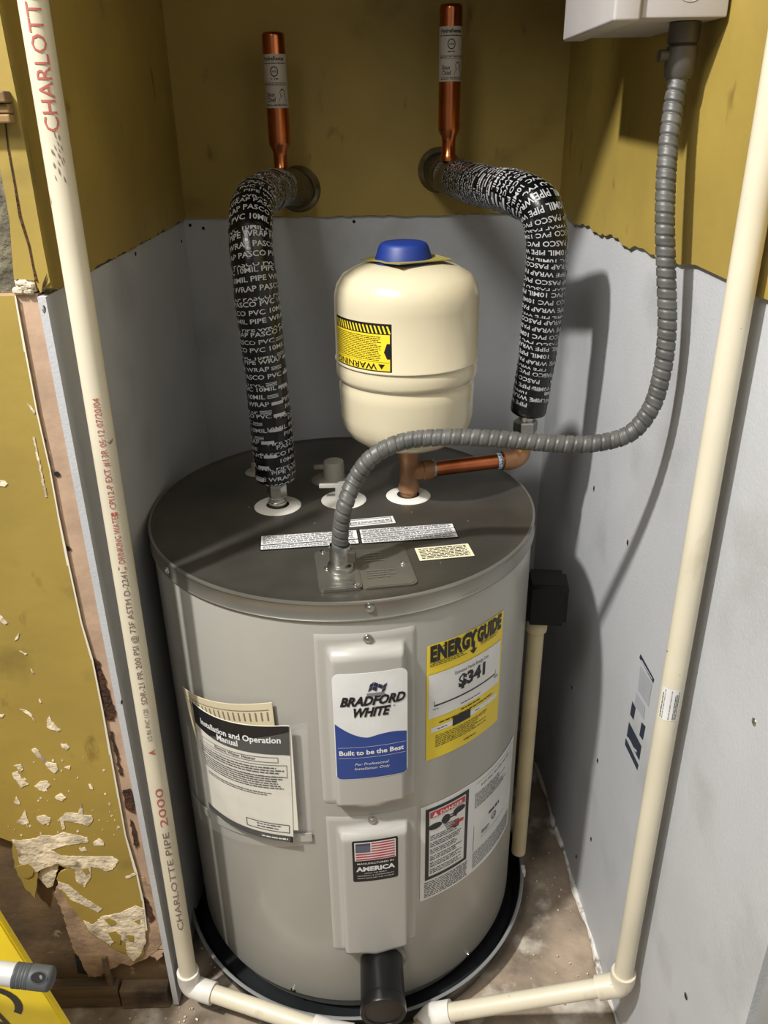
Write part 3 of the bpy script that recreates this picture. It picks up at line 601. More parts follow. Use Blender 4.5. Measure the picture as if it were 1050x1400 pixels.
lidlabel(((574, 767), (649, 760), (566, 750)), .0005, ((.08, .92),), 'notice_label', base=mat('label_cream', (214, 208, 176), .5), ink=lk, lab='cream notice near the lid edge')
# junction cover plates
def plate(q, r, z, h, name, m, parent):
    mp, W_, hh, O, U, V = lid3(*q, z=z); pts = roundrect(W_, hh, r)
    v, f = prism(pts, mp, -.0005, h); v2, f2 = prism([(a*(1-.004/W_)+.002, b*(1-.004/hh)+.002) for a, b in pts], mp, h-.0002, h+.0006)
    A = Acc(); A.add((v, f)); A.add((v2, f2)); v, f = A.out(); return make(name, v, f, m, parent), mp, W_, hh, O, U, V
jp, mpj, wj, hj, O, U, V = plate(((494, 806), (572, 799), (488, 753)), .008, ZT, .0014, 'junction_cover', mat('cover_plate', (128, 126, 118), .34, .75, var=(8, .05)), H)
for a, b in ((wj-.010, hj*.52),): P = O+U*a+V*b; phillips((P[0], P[1], ZT+.0018), (0, 0, 1), H, .0042)
g = Print(mpj, .0028); g.micro(wj*.18, hj*.62, wj*.62, hj*.88, 4, .4, .3); g.micro(wj*.15, hj*.2, wj*.7, hj*.42, 4, .4, .3); g.build('embossed_marks', rimm, jp)
jq, mpj, wj, hj, O, U, V = plate(((437, 811), (496, 806), (431, 757)), .006, ZT, .0034, 'junction_cover', MATS['cover_plate'], H)
for a, b in ((wj-.007, .007), (.012, hj*.96), (.014, hj*.52)): P = O+U*a+V*b; phillips((P[0], P[1], ZT+.0036), (0, 0, 1), H, .0042)
g = Print(mpj, .0048); g.text('USE COPPER', wj*.30, hj*.17, .0065, .0, width=.028); g.text('CONDUCTORS', wj*.22, hj*.07, .0065, 0, width=.03); g.build('embossed_text', rimm, jq)
# plastic collars, ports and plugs on the lid
def collar(P, R, r, name, m, parent=H, h=.003): v, f = lathe([(r, 0), (r, h*.8), (r+.002, h), (R*.9, h*.7), (R, 0)], P[0], P[1], ZT-.0005, 40); return make(name, v, f, m, parent, smooth=True, angle=50)
def disc(P, r, m, name): v, f = lathe([(.0001, .0012), (r, .0012), (r, 0)], P[0], P[1], ZT, 24); make(name, v, f, m, H)
PL = onz((380, 691), ZT); PR = onz((558, 677), ZT); PM = onz((470, 683), ZT); PBk = onz((452, 655), ZT); PB2 = onz((352, 645), ZT)
collar(PL, .035, .017, 'pipe_collar', whitep); disc(PL, .018, dark, 'collar_gap')
collar(PR, .034, .017, 'pipe_collar', whitep); disc(PR, .018, dark, 'collar_gap')
collar(PM, .0345, .001, 'port_cap', whitep)
v, f = lathe([(.013, 0), (.012, .020), (.010, .023), (.0001, .023)], PM[0], PM[1]+.002, ZT+.002, 20); make('cap_stem', v, f, whitep, H, smooth=True, angle=50)
v, f = box(PM[0]-.036, PM[0]+.004, PM[1]-.002, PM[1]+.004, ZT+.020, ZT+.026, .001); make('cap_tab', v, f, whitep, H)
collar(PBk, .031, .001, 'port_cap', greyp)
v, f = lathe([(.017, 0), (.0165, .026), (.015, .029), (.0001, .029)], PBk[0]+.006, PBk[1], ZT+.002, 24); make('cap_stem', v, f, greyp, H, smooth=True, angle=50)
v, f = box(PBk[0]-.026, PBk[0]+.004, PBk[1]-.003, PBk[1]+.003, ZT+.018, ZT+.025, .001); make('cap_tab', v, f, greyp, H)
collar(PB2, .020, .001, 'port_cap', greyp); v, f = lathe([(.009, 0), (.009, .014), (.0001, .015)], PB2[0], PB2[1], ZT+.001, 16); make('cap_stem', v, f, greyp, H, smooth=True, angle=50)
for q in [(205+22, 710), (563, 700), (640, 712), (430, 715), (603, 769), (340, 693)]:
    P = onz(q, ZT); v, f = lathe([(.0001, .0008), (.0012, .0004), (.0013, -.0005)], P[0], P[1], ZT, 8); make('speck', v, f, rimm, H)
# insulated drain valve cover, lower front
q = ony((526, 1372), .765); th = math.atan2(q[0]-HX, HY-q[1]); P0 = np.array([q[0]-.004, HY-HR+.008, q[2]+.0]); ax = np.array([0.02, -1, -.02]); ax /= np.linalg.norm(ax)
v, f = lathe([(.038, 0), (.0385, .004), (.036, .006), (.030, .006)], *P0, n=40, axis=ax); make('drain_cover_flange', v, f, mat('grey_gasket', (120, 120, 116), .6), H, smooth=True, angle=40)
v, f = lathe([(.0325, 0), (.0325, .070), (.0315, .071), (.0315, .0725), (.0335, .0735), (.0338, .085), (.0325, .0885), (.0268, .089), (.0262, .0875), (.0255, .0868), (.0001, .0868)], *P0, n=48, axis=ax); make('drain_valve_cover', v, f, blackp, H, smooth=True, angle=35)
# relief valve cover on the right flank
thv = math.radians(84); N_ = np.array(hn(thv)); Pv = np.array(hp(thv, 0, HR))
bm = bmesh.new(); bmesh.ops.create_cube(bm, size=1)
for q in bm.verts: q.co = Vector((q.co.x*.062+.029, q.co.y*.060, q.co.z*.072))
bmesh.ops.bevel(bm, geom=bm.edges[:]+bm.verts[:], offset=.007, segments=3, affect='EDGES')
v, f = bm_out(bm); c, s_ = N_[0], N_[1]; v = np.stack([v[:, 0]*c-v[:, 1]*s_, v[:, 0]*s_+v[:, 1]*c, v[:, 2]], 1)+Pv+np.array([0, 0, .632]); make('relief_valve_cover', v, f, foam, H, smooth=True, angle=60)
# discharge pipe hanging from the relief valve
P0 = Pv+N_*.0185; D = thing('discharge_pipe', (P0[0], P0[1], .09), 'tan plastic discharge pipe behind the right flank of the heater', 'pipe')
v, f = tube((P0[0], P0[1], .09), (P0[0], P0[1], .60), .0128); make('pipe', v, f, pvct, D, smooth=True, angle=50)
v, f = lathe([(.013, 0), (.0165, 0), (.0168, .002), (.0168, .024), (.0145, .026)], P0[0], P0[1], .573, 28); make('coupling', v, f, pvct, D, smooth=True, angle=50)

# drain pan
PN = thing('drain_pan', (HX, HY, 0), 'shallow round black drain pan with a pale rim under the heater', 'drain pan')
v, f = lathe([(.0001, .010), (.283, .010), (.290, .012), (.300, .030), (.3035, .0455), (.3035, .049), (.306, .049), (.3065, .043), (.300, .012), (.296, .001), (.0001, .001)], HX, HY, 0, 128); make('basin', v, f, panm, PN, smooth=True, angle=45)
v, f = lathe([(.3035, .0485), (.305, .0508), (.3085, .0515), (.3098, .0495), (.3088, .048), (.3065, .0478)], HX, HY, 0, 128); make('rolled_lip', v, f, lip, PN, smooth=True, angle=60)
th = math.atan2(onz((717, 1190), .05)[0]-HX, HY-onz((717, 1190), .05)[1]); cx_, cy_ = HX+.3085*math.sin(th), HY-.3085*math.cos(th)
v, f = box(cx_-.003, cx_+.004, cy_-.007, cy_+.007, .040, .056, .001); make('rim_clip', v, f, whitep, PN)

# ================================================================== EXPANSION TANK
EX, EY, ER = ony((556, 500), 1.14)[0], 1.14, .0995
ET = thing('expansion_tank', (EX, EY, .868), 'cream expansion tank with a blue cap standing on the copper tee', 'tank')
prof = [(.0001, .868), (.045, .870), (.070, .877), (.085, .888), (.0925, .902), (.0952, .918), (.0960, .950), (.0962, .962), (.0945, .966), (.0945, .970), (.0985, .974), (.0995, .978), (.0995, .990), (.0985, .993), (.0985, .996), (.1010, .998), (.1010, .9995), (.0995, 1.0015), (ER, 1.072), (.0988, 1.086), (.0955, 1.099), (.087, 1.111), (.070, 1.120), (.050, 1.125), (.03, 1.127), (.0001, 1.128)]
v, f = lathe(prof, EX, EY, 0, 96); make('shell', v, f, cream, ET, smooth=True, angle=40)
v, f = lathe([(.040, 1.126), (.0385, 1.131), (.0335, 1.146), (.031, 1.150), (.027, 1.152), (.0001, 1.1525)], EX-.004, EY, 0, 40); make('valve_cap', v, f, blue, ET, smooth=True, angle=50)
# card collar under the cap
A = Acc(); n = 9; s_ = .044; U = np.linspace(-s_, s_, n); rot_ = .62
for zz, off in ((0, 0), (.0008, 0)): pass
u, v_ = np.meshgrid(U, U); zz = 1.1305+.0*u-.0000+.006*((u*v_)/(s_*s_))*.5+.004*(u/s_)*(v_ < 0)*.4
x = EX-.001+u*math.cos(rot_)-v_*math.sin(rot_); y = EY+u*math.sin(rot_)+v_*math.cos(rot_)
top = np.stack([x, y, zz+.0012], -1).reshape(-1, 3); bot = np.stack([x, y, zz], -1).reshape(-1, 3)
f = [[b*n+a, b*n+a+1, (b+1)*n+a+1, (b+1)*n+a] for b in range(n-1) for a in range(n-1)]; f += [[q+n*n for q in t_[::-1]] for t_ in f]
ed = [a for a in range(n)]+[a*n+n-1 for a in range(1, n)]+[n*n-1-a for a in range(1, n)]+[a*n for a in range(n-2, 0, -1)]
f += [[ed[(i+1) % len(ed)], ed[i], ed[i]+n*n, ed[(i+1) % len(ed)]+n*n] for i in range(len(ed))]
make('paper_tag', np.vstack([top, bot]), f, tag_y, ET, label='yellow and black paper tag')
t0, t1, z0, z1 = cylrect([(461, 432), (535, 441), (536, 507), (463, 495)], ER, EX, EY); mp = cylmap(t0, z0, ER, EX, EY); W_, Hh = (t1-t0)*ER, z1-z0
v, f = patch(mp, W_, Hh, .0, .0004, .004); L_ = make('warning_label', v, f, lk, ET, label='yellow warning label, upside down')
g = Print(mp, .0007); g.rect(.0018, .0018, W_-.0022, Hh*.78, .004)
k = 0
xx = .0018
while xx < W_-.007: g.poly([(xx+.004, Hh*.80), (xx+.0065, Hh*.80), (xx+.003, Hh*.955), (xx+.0005, Hh*.955)]); xx += .0058
g.build('yellow_field', ly, L_)
g = Print(mp, .0010); PI = math.pi
g.text('WARNING', W_*.80, Hh*.17, .0115, .015, rot=PI, width=W_*.74); g.poly([(W_*.91, Hh*.165), (W_*.82, Hh*.165), (W_*.865, Hh*.06)])
g.rect(.003, Hh*.205, W_-.003, Hh*.210); g.micro(W_*.04, Hh*.23, W_*.88, Hh*.75, 14, .42, .1); g.poly([(W_*.99, Hh*.28), (W_*.94, Hh*.28), (W_*.90, Hh*.42), (W_*.94, Hh*.60), (W_*.99, Hh*.60)])
g.build('printed_text', lk, L_)

# ================================================================== COPPER BRANCH
TX, TY = PR[0]+.001, PR[1]; EL = np.array([.223, 1.176, .824])
CB = thing('copper_branch', (TX, TY, ZT), 'copper tee, tube and elbow joining the expansion tank to the right insulated pipe', 'pipe fitting')
v, f = lathe([(.0125, ZT), (.0125, ZT+.008), (.0155, ZT+.009), (.0160, ZT+.018), (.0148, ZT+.021), (.0140, ZT+.03), (.0142, ZT+.06), (.0158, ZT+.063), (.0158, ZT+.078), (.0125, ZT+.080), (.0125, .872)], TX, TY, 0, 32); make('tee', v, f, copt, CB, smooth=True, angle=35)
A = np.array([TX, TY, .822]); dr = (EL-A)/np.linalg.norm(EL-A)
v, f = lathe([(.0135, 0), (.0135, .020), (.0155, .022), (.0155, .036), (.0118, .037)], *A, n=28, axis=dr); make('tee_branch', v, f, copt, CB, smooth=True, angle=35)
v, f = tube(A+dr*.030, EL-dr*.020, .0114); make('tube', v, f, copper, CB, smooth=True, angle=50)
v, f = lathe([(.0135, 0), (.0142, .001), (.0142, .004), (.0130, .005)], *(A+dr*.036), n=28, axis=dr); make('solder_ring', v, f, steel, CB, smooth=True, angle=50)
v, f = lathe([(.0120, 0), (.0124, .0), (.0124, .007), (.0120, .007)], *(EL-dr*.040), n=28, axis=dr); make('price_sticker', v, f, mat('sticker_blue', (140, 160, 200), .5, var=(300, .5)), CB, smooth=True, label='small pale blue sticker band')
up1 = np.array([.002, .001, 1.0]); pp = spline([EL-dr*.030, EL-dr*.014, EL-dr*.004+up1*.004, EL+up1*.014, EL+up1*.024], .003)
v, f = sweep(pp, .0150, 24); make('elbow', v, f, copt, CB, smooth=True, angle=60)
v, f = lathe([(.0155, 0), (.0160, .002), (.0160, .012), (.0145, .014), (.0150, .016), (.0155, .030)], EL[0]+.002, EL[1], EL[2]+.016, 28); make('socket', v, f, brass, CB, smooth=True, angle=35)

# ================================================================== INSULATED PIPES
def hexnut(P, r, h, m, parent, name='hex_nut'):
    v, f = lathe([(.0001, 0), (r*.93, 0), (r, h*.12), (r, h*.88), (r*.93, h), (.0001, h)], *P, n=6); return make(name, v, f, m, parent)
PHR = ['PASCO PVC 10MIL PIPE WRAP', '10MIL PIPE WRAP PASCO PVC', 'PIPE WRAP PASCO PVC 10MIL']
def wrap(pts, R, root, flip, ref, skip=0., tilt=.05, rend=None):
    P = spline(pts, .0035); T, N, B = frames(P, ref); s = np.concatenate([[0], np.cumsum(np.linalg.norm(np.diff(P, axis=0), axis=1))]); L = s[-1]
    def rad(x, t): 
        e = min(x, L-x); r_ = R*(1+.022*math.sin(x*37+1)+.012*math.sin(x*95+t)); r_ += .0007*(((x+.004*t)/.021) % 1.)
        if rend: r_ *= 1-rend*max(0, (x/L-.55))/.45
        return r_*(1-.25*max(0, 1-e/.006)**2)
    v, f = sweep(P, R, 32, ref, rf=rad); W = make('tape_wrap', v, f, tapeb, root, smooth=True, angle=60)
    def mp(u, v_, n):   # u around, v along (up = towards s=0)
        ph = u/R; ss = v_+tilt*u; ss = np.clip(ss, 0, L-.0005)
        c = np.stack([np.interp(ss, s, P[:, k]) for k in range(3)], -1); nn = np.stack([np.interp(ss, s, N[:, k]) for k in range(3)], -1); bb = np.stack([np.interp(ss, s, B[:, k]) for k in range(3)], -1)
        rr = np.array([rad(a, b) for a, b in zip(ss, np.mod(ph, 2*math.pi))])+n
        return c+rr[:, None]*(np.cos(ph)[:, None]*nn+np.sin(ph)[:, None]*bb)
    g = Acc(); row = skip+.006; k = 0
    while row < L-.010:
        ph0 = (k//3)*.42*(1 if k % 2 else .9)+random.uniform(-.1, .1); txt = PHR[(k//2) % 3]
        v0, f0 = text2d(txt, .0084, .016); wdt = v0[:, 0].max(); v0 = v0*np.array([R*5.5/wdt, 1]); X = v0[:, 0]; Yy = v0[:, 1]
        cut = k % 4 == 3; sg = 1 if flip else -1
        if cut: Yy = np.minimum(Yy, .0036)
        X = X*1.; 
        U = ph0*R+X*sg; V = row+Yy*sg
        # keep angle continuous
        g.add((mp(np.array(U), np.array(V), .0006), f0))
        if k % 2 == 0:
            bx = ph0*R+(R*5.6)*sg
            q = np.array([(0, 0), (R*.62, 0), (R*.62, .0042), (0, .0042)]); nx = np.linspace(0, R*.62, 6)
            UU = np.concatenate([nx, nx]); VV = np.concatenate([0*nx, 0*nx+.0045]); g.add((mp(bx+UU*sg, row+VV*sg, .0006), [[i, i+1, i+7, i+6] for i in range(5)]))
        else:
            for j in range(3):
                bx = ph0*R+(R*5.6)*sg; nx = np.linspace(0, R*.55, 5); UU = np.concatenate([nx, nx]); VV = np.concatenate([0*nx, 0*nx+.0008])+j*.0018
                g.add((mp(bx+UU*sg, row+VV*sg, .0006), [[i, i+1, i+6, i+5] for i in range(4)]))
        row += .0104 if not cut else .0066; k += 1
    v, f = g.out(); make('printed_text', v, f, tapet, W)
    return P
ptsL = [(-.131, YB-.012, 1.188), (-.138, 1.50, 1.196), (-.148, 1.42, 1.201), (-.156, 1.28, 1.203), (-.160, 1.185, 1.196), (-.160, 1.135, 1.168), (-.156, 1.112, 1.11), (-.151, 1.108, 1.0), (PL[0]-.001, PL[1], .905), (PL[0], PL[1], .822)]
IL = thing('insulated_pipe', (PL[0], PL[1], ZT), 'left pipe wrapped in printed black tape, curving down to the heater lid', 'pipe')
PLs = wrap(ptsL, .0288, IL, False, (1, .2, 0), skip=.13)
hexnut((PL[0], PL[1], ZT+.014), .0145, .022, steel, IL)
v, f = lathe([(.0128, -.002), (.0128, .004), (.0138, .005), (.0138, .008), (.0122, .009), (.0122, .040)], PL[0], PL[1], ZT, 28); make('nipple', v, f, steel, IL, smooth=True, angle=35)
pts = [(-.1295, YB-.010, 1.187), (-.136, 1.51, 1.196), (-.147, 1.445, 1.2005), (-.1555, 1.30, 1.2035)]
v, f = sweep(spline(pts, .004), .0298, 28, (1, .2, 0)); make('bare_tape', v, f, oldtape, IL, smooth=True, angle=60, label='brown unprinted tape near the wall')
ptsR = [(.119, YB-.012, 1.214), (.135, 1.49, 1.211), (.152, 1.41, 1.207), (.178, 1.30, 1.205), (.204, 1.215, 1.203), (.226, 1.176, 1.190), (.237, 1.166, 1.155), (.239, 1.166, 1.08), (.236, 1.170, .98), (.2285, 1.175, .893)]
IR = thing('insulated_pipe', (.2285, 1.175, .845), 'right pipe wrapped in printed black tape, arching over beside the cream tank', 'pipe')
wrap(ptsR, .0290, IR, True, (1, .2, 0), skip=.055, tilt=-.05, rend=.10)
hexnut((EL[0]+.004, EL[1]+.0, .868), .0185, .018, steel, IR)
v, f = tube((EL[0]+.003, EL[1]+.001, EL[2]+.045), (.2285, 1.175, .90), .011); make('nipple', v, f, steel, IR, smooth=True, angle=50)
pts = [(.1195, YB-.010, 1.214), (.135, 1.49, 1.211), (.145, 1.445, 1.209)]
v, f = sweep(spline(pts, .004), .0300, 28, (1, .2, 0)); make('bare_tape', v, f, oldtape, IR, smooth=True, angle=60, label='brown unprinted tape near the wall')
def escut(P, R, lab):
    v, f = lathe([(.029, .008), (.031, .0085), (R*.92, .004), (R, .0008), (R, -.001)], P[0], YB-.0105, P[2], 40, axis=(0, -1, 0)); o = make('wall_escutcheon', v, f, mat('old_chrome', (150, 140, 122), .32, .9, var=(40, .2)), smooth=True, angle=50); tag(o, lab, 'pipe flange')
escut(ony((409, 258), YB), .0385, 'dull metal wall flange behind the left insulated pipe'); escut(ony((600, 232), YB), .0375, 'dull metal wall flange behind the right insulated pipe')
# water hammer arrestors
def arrestor(x, y, z0, z1, lab):
    o = thing('hammer_arrestor', (x, y, z0), lab, 'arrestor', 'copper water hammer arrestors')
    v, f = lathe([(.0105, z0), (.0128, z0+.001), (.0128, z0+.010), (.0112, z0+.012), (.0112, z0+.030), (.0120, z0+.036), (.0172, z0+.046), (.0176, z0+.050), (.0176, z1-.006), (.0170, z1-.002), (.0150, z1), (.0001, z1)], x, y, 0, 40); make('body', v, f, capcu, o, smooth=True, angle=50)
    z0l, z1l = z1-.105, z1-.030; th0 = -math.pi*.52; mp = cylmap(th0, z0l, .0176, x, y); W_ = .0176*math.pi*1.04; Hh = z1l-z0l
    v, f = patch(mp, W_, Hh, 0, .0003, .003); L_ = make('label', v, f, mat('label_dull', (176, 168, 156), .5), o, label='white paper label')
    g = Print(mp, .0005); g.text('HydraRester', W_*.5, Hh*.885, .0072, .03, 'CENTER', width=W_*.62); g.micro(W_*.15, Hh*.82, W_*.85, Hh*.85, 1, .7, 0)
    for i in range(14):
        a0, a1 = 2*math.pi*i/14, 2*math.pi*(i+1)/14; cx_, cy_ = W_*.5, Hh*.68
        g.poly([(cx_+.0048*math.cos(a0), cy_+.0058*math.sin(a0)), (cx_+.0062*math.cos(a0), cy_+.0074*math.sin(a0)), (cx_+.0062*math.cos(a1), cy_+.0074*math.sin(a1)), (cx_+.0048*math.cos(a1), cy_+.0058*math.sin(a1))])
    g.text('ASSE', W_*.5, Hh*.665, .0035, .03, 'CENTER'); g.micro(W_*.4, Hh*.53, W_*.6, Hh*.56, 1, .7, 0); g.rect(W_*.12, Hh*.475, W_*.88, Hh*.482, .003); g.rect(W_*.12, Hh*.42, W_*.88, Hh*.427, .003)
    g.micro(W_*.15, Hh*.435, W_*.85, Hh*.465, 1, .6, 0); g.text('Sioux', W_*.24, Hh*.22, .0085, .02, width=W_*.24); g.text('Chief', W_*.24, Hh*.12, .0085, .02, width=W_*.26); g.micro(W_*.2, Hh*.03, W_*.85, Hh*.09, 2, .5, 0)
    g.poly([(W_*.58, Hh*.11), (W_*.82, Hh*.11), (W_*.80, Hh*.18), (W_*.76, Hh*.22), (W_*.77, Hh*.30), (W_*.72, Hh*.36), (W_*.66, Hh*.36), (W_*.61, Hh*.30), (W_*.64, Hh*.22), (W_*.60, Hh*.17)])
    g.build('printed_text', lk, L_)
arrestor(-.1475, 1.465, 1.218, 1.422, 'copper water hammer arrestor standing on the left insulated pipe')
arrestor(.1275, 1.465, 1.235, 1.456, 'copper water hammer arrestor standing on the right insulated pipe')

# ================================================================== CONDUIT
base = onz((466, 781), ZT)
CB0 = np.array([base[0], base[1], ZT+.004])
YC = None
cp = [CB0+np.array([0, 0, .030]), ony((466, 722), CB0[1]), ony((472, 690), CB0[1]), ony((486, 655), .920), ony((510, 624), .920), ony((550, 604), .928), ony((610, 598), .925), ony((680, 600), .922), ony((750, 606), .920), ony((815, 606), .920), ony((862, 592), .920), ony((890, 558), .918), ony((905, 510), .918), ony((912, 450), .920), ony((911, 380), .926), ony((909, 300), .935), ony((912, 220), .950), ony((920, 150), .966), ony((930, 88), .975)]
P = spline(cp, .0011); CT = thing('flexible_conduit', tuple(CB0), 'ribbed grey flexible conduit looping from heater lid up to the electrical box', 'conduit')
def rf(s_, t):
    ph = (s_/.0112+t/(2*math.pi)) % 1.; return .0106*(1-.16*math.exp(-((ph-.5)/.11)**2)+.05*math.exp(-((ph-.68)/.07)**2)-.02*abs(ph-.5))
v, f = sweep(P, .0112, 22, rf=rf); make('hose', v, f, cond, CT, smooth=True, angle=80)
v, f = lathe([(.0001, 0), (.017, 0), (.0175, .003), (.0165, .007), (.0120, .009), (.0120, .014), (.0138, .015), (.0138, .030), (.0128, .034)], *CB0, n=24); make('connector', v, f, steel, CT, smooth=True, angle=35)
v, f = box(CB0[0]+.006, CB0[0]+.020, CB0[1]-.010, CB0[1]+.004, CB0[2]+.014, CB0[2]+.028, .0015); make('clamp_lug', v, f, galv, CT)
v, f = tube(CB0+np.array([.002, -.014, .020]), CB0+np.array([.002, -.002, .020]), .0032, 10); make('clamp_screw', v, f, steel, CT, smooth=True, angle=50)
E1 = P[-1]; ZBX = 1.386
v, f = lathe([(.0125, -.014), (.0150, -.010), (.0158, .0), (.0162, .004), (.0162, .016), (.0135, .018), (.0160, .020), (.0160, ZBX-E1[2]-.001)], *E1, n=28); make('box_connector', v, f, mat('zinc_dark', (92, 88, 82), .5, .5), CT, smooth=True, angle=40)
v, f = tube(E1+np.array([-.024, -.002, .008]), E1+np.array([-.012, -.001, .008]), .0062, 14); make('clamp_screw', v, f, mat('zinc_dark', (0, 0, 0)), CT, smooth=True, angle=50)
# ================================================================== ELECTRICAL BOX
xw = float(WR(1.05, 0)[0])-.0045
EB = thing('electrical_box', (.30, 1.05, ZBX), 'grey metal electrical box mounted high on the right wall', 'electrical box')
v, f = box(.266, xw-.004, .936, 1.160, ZBX, 1.66, .002, 2); v[:, 0] += np.where(v[:, 0] > .3, -SR*(1.05-v[:, 1])*1., 0); make('body', v, f, boxm, EB, smooth=True, angle=40)
v, f = box(.240, .267, .930, 1.164, ZBX-.003, 1.664, .003, 3); make('cover', v, f, boxm, EB, smooth=True, angle=40)
v, f = lathe([(.0001, .0006), (.0125, .0006), (.0130, -.0002), (.0142, -.0002), (.0146, .0008), (.0152, .0)], .315, .936, ZBX+.028, 32, axis=(0, -1, 0)); make('knockout', v, f, boxm, EB, smooth=True, angle=30)

# ================================================================== PVC LINE
RPV = .01335
PLx, PLy = ony((106, 400), .862)[0], .862
lt = ony((45, 0), .862); lb = ony((259, 1335), .862); rb = ony((849, 1330), .775); rtp = ony((1012, 400), .775)
zl = .052; lb = ony((261, 1352), .862); lb[2] = zl
tl = lt+(lt-lb)*.8
PV = thing('pvc_line', (0.0, .80, 0.038), 'cream plastic pipe line running down both walls and along the floor in front', 'pipe')
top = np.array([tl[0], tl[1], 2.5])
k = (2.499-lt[2])/(lt[2]-lb[2]); topL = lt+(lt-lb)*k
v, f = tube(lb+np.array([0, 0, .018]), topL, RPV, 28); L1 = make('vertical_pipe', v, f, pvc, PV, smooth=True, angle=50, label='left upright pipe with red printing')
rb2 = ony((850, 1345), .775); dz = (2.499-rb2[2])/(rtp[2]-rb2[2]); topR = rb2+(rtp-rb2)*dz
v, f = tube(rb2+(rtp-rb2)*.012, topR, RPV, 28); R1 = make('vertical_pipe', v, f, pvc, PV, smooth=True, angle=50, label='right upright pipe with a barcode sticker')
zr = rb2[2]
def fitting(pts, R, m, name): v, f = sweep(spline(pts, .0025), R, 26, (.1, .3, 1)); return make(name, v, f, m, PV, smooth=True, angle=60)
j1 = onz((452, 1412), .045); j2 = onz((572, 1400), .045); e1 = np.array([lb[0], lb[1], zl]); e2 = np.array([rb2[0], rb2[1], rb2[2]])
d1 = (j1-e1)/np.linalg.norm(j1-e1)
fitting([e1+np.array([0, 0, .036]), e1+np.array([0, 0, .014]), e1+d1*.004+np.array([0, 0, .003]), e1+d1*.016, e1+d1*.042], .0172, pvcw, 'elbow')
v, f = tube(e1+d1*.038, j1-d1*.012, RPV, 28); make('floor_pipe', v, f, pvc, PV, smooth=True, angle=50)
k1 = onz((592, 1388), .048); dr2 = (e2-k1)/np.linalg.norm(e2-k1)
fitting([e2+(rtp-rb2)/np.linalg.norm(rtp-rb2)*.026, e2+(rtp-rb2)/np.linalg.norm(rtp-rb2)*.010, e2-dr2*.006, e2-dr2*.018, e2-dr2*.038], .0172, pvc, 'elbow')
v, f = tube(k1+dr2*.01, e2-dr2*.034, RPV, 28); make('floor_pipe', v, f, pvc, PV, smooth=True, angle=50)
dj = (j2-k1)/np.linalg.norm(j2-k1); dq = np.array([-.72, -.65, -.12]); dq /= np.linalg.norm(dq)
fitting([k1+dr2*.030, k1+dr2*.012, k1, k1+dq*.012, k1+dq*.026], .0182, pvcw, 'bend_fitting')
kk = k1+dq*.060; v, f = tube(k1+dq*.022, kk, RPV, 24); make('floor_pipe', v, f, pvct, PV, smooth=True, angle=50)
jj = j1+d1*.03
fitting([j1-d1*.028, j1-d1*.010, j1, j1+(kk-j1)*.12, j1+(kk-j1)*.3], .0178, pvcw, 'bend_fitting')
v, f = tube(j1+(kk-j1)*.25, kk, RPV, 24); make('floor_pipe', v, f, pvct, PV, smooth=True, angle=50)
v, f = lathe([(.0001, -.018), (.012, -.014), (.018, 0), (.012, .014), (.0001, .018)], *kk, n=24); make('bend_fitting', v, f, pvcw, PV, smooth=True)
# printing on the left pipe, reading upwards
ddir = (topL-lb)/np.linalg.norm(topL-lb)
def pipemap(P0, D, ang0):
    ref = np.array([math.sin(ang0), -math.cos(ang0), 0]); n_ = ref-(ref@D)*D; n_ /= np.linalg.norm(n_); b_ = np.cross(D, n_)
    def f(u, v_, n):   # u along the pipe, v around (tops to the left)
        a = v_/RPV; u = np.asarray(u, float)
        return P0+u[..., None]*D+(RPV+n)*(np.cos(a)[..., None]*n_-np.sin(a)[..., None]*b_)
    return f
def zz_(y): P = ony((0, y), .862); return P[2]
def linez(yp):
    # pipe centre height seen at pixel row yp
    lo_, hi_ = 0., 1.9
    for _ in range(40):
        m_ = (lo_+hi_)/2; Q = lb+ddir*m_-np.array([0, 0, CH]); yy = 700-FPX*(Q@up)/(Q@fw)
        if yy > yp: lo_ = m_
        else: hi_ = m_
    return lo_
mpP = pipemap(lb, ddir, math.radians(18))
g = Print(mpP, .0004); gg = Print(mpP, .0004)
def ptxt(G, t, ya, yb, size, off=-.002, bold=.0):
    a, b = linez(ya), linez(yb); G.text(t, a, off, size, bold, width=b-a, cuts=7)
ptxt(g, 'CHARLOTTE PIPE', 181, -88, .019, -.006, .0)
ptxt(g, 'CPI12-P EXT #13R 05:12 07/20/04', 690, 540, .0105, -.003)
ptxt(g, '\u25a0 DRINKING WATER \u25a0'.replace('\u25a0', ' '), 768, 700, .0105, -.003); a_, b_ = linez(772), linez(768); g.rect(a_, -.003, b_, .006); a_, b_ = linez(698), linez(694); g.rect(a_, -.003, b_, .004)
ptxt(gg, 'SDR-21 PR 200 PSI @ 73F ASTM D-2241', 955, 775, .0105, -.003)
ptxt(gg, '1/2 IN. PVC 1120', 1005, 962, .0085, -.002); ptxt(g, 'A', 1023, 1016, .012, -.003, .02)
ptxt(g, '2000?'.replace('?', ''), 1122, 1070, .0150, -.005, .0); ptxt(gg, 'CHARLOTTE PIPE', 1262, 1130, .0125, -.004)
g.build('printed_text', redink, L1); gg.build('faded_text', greyink, L1)
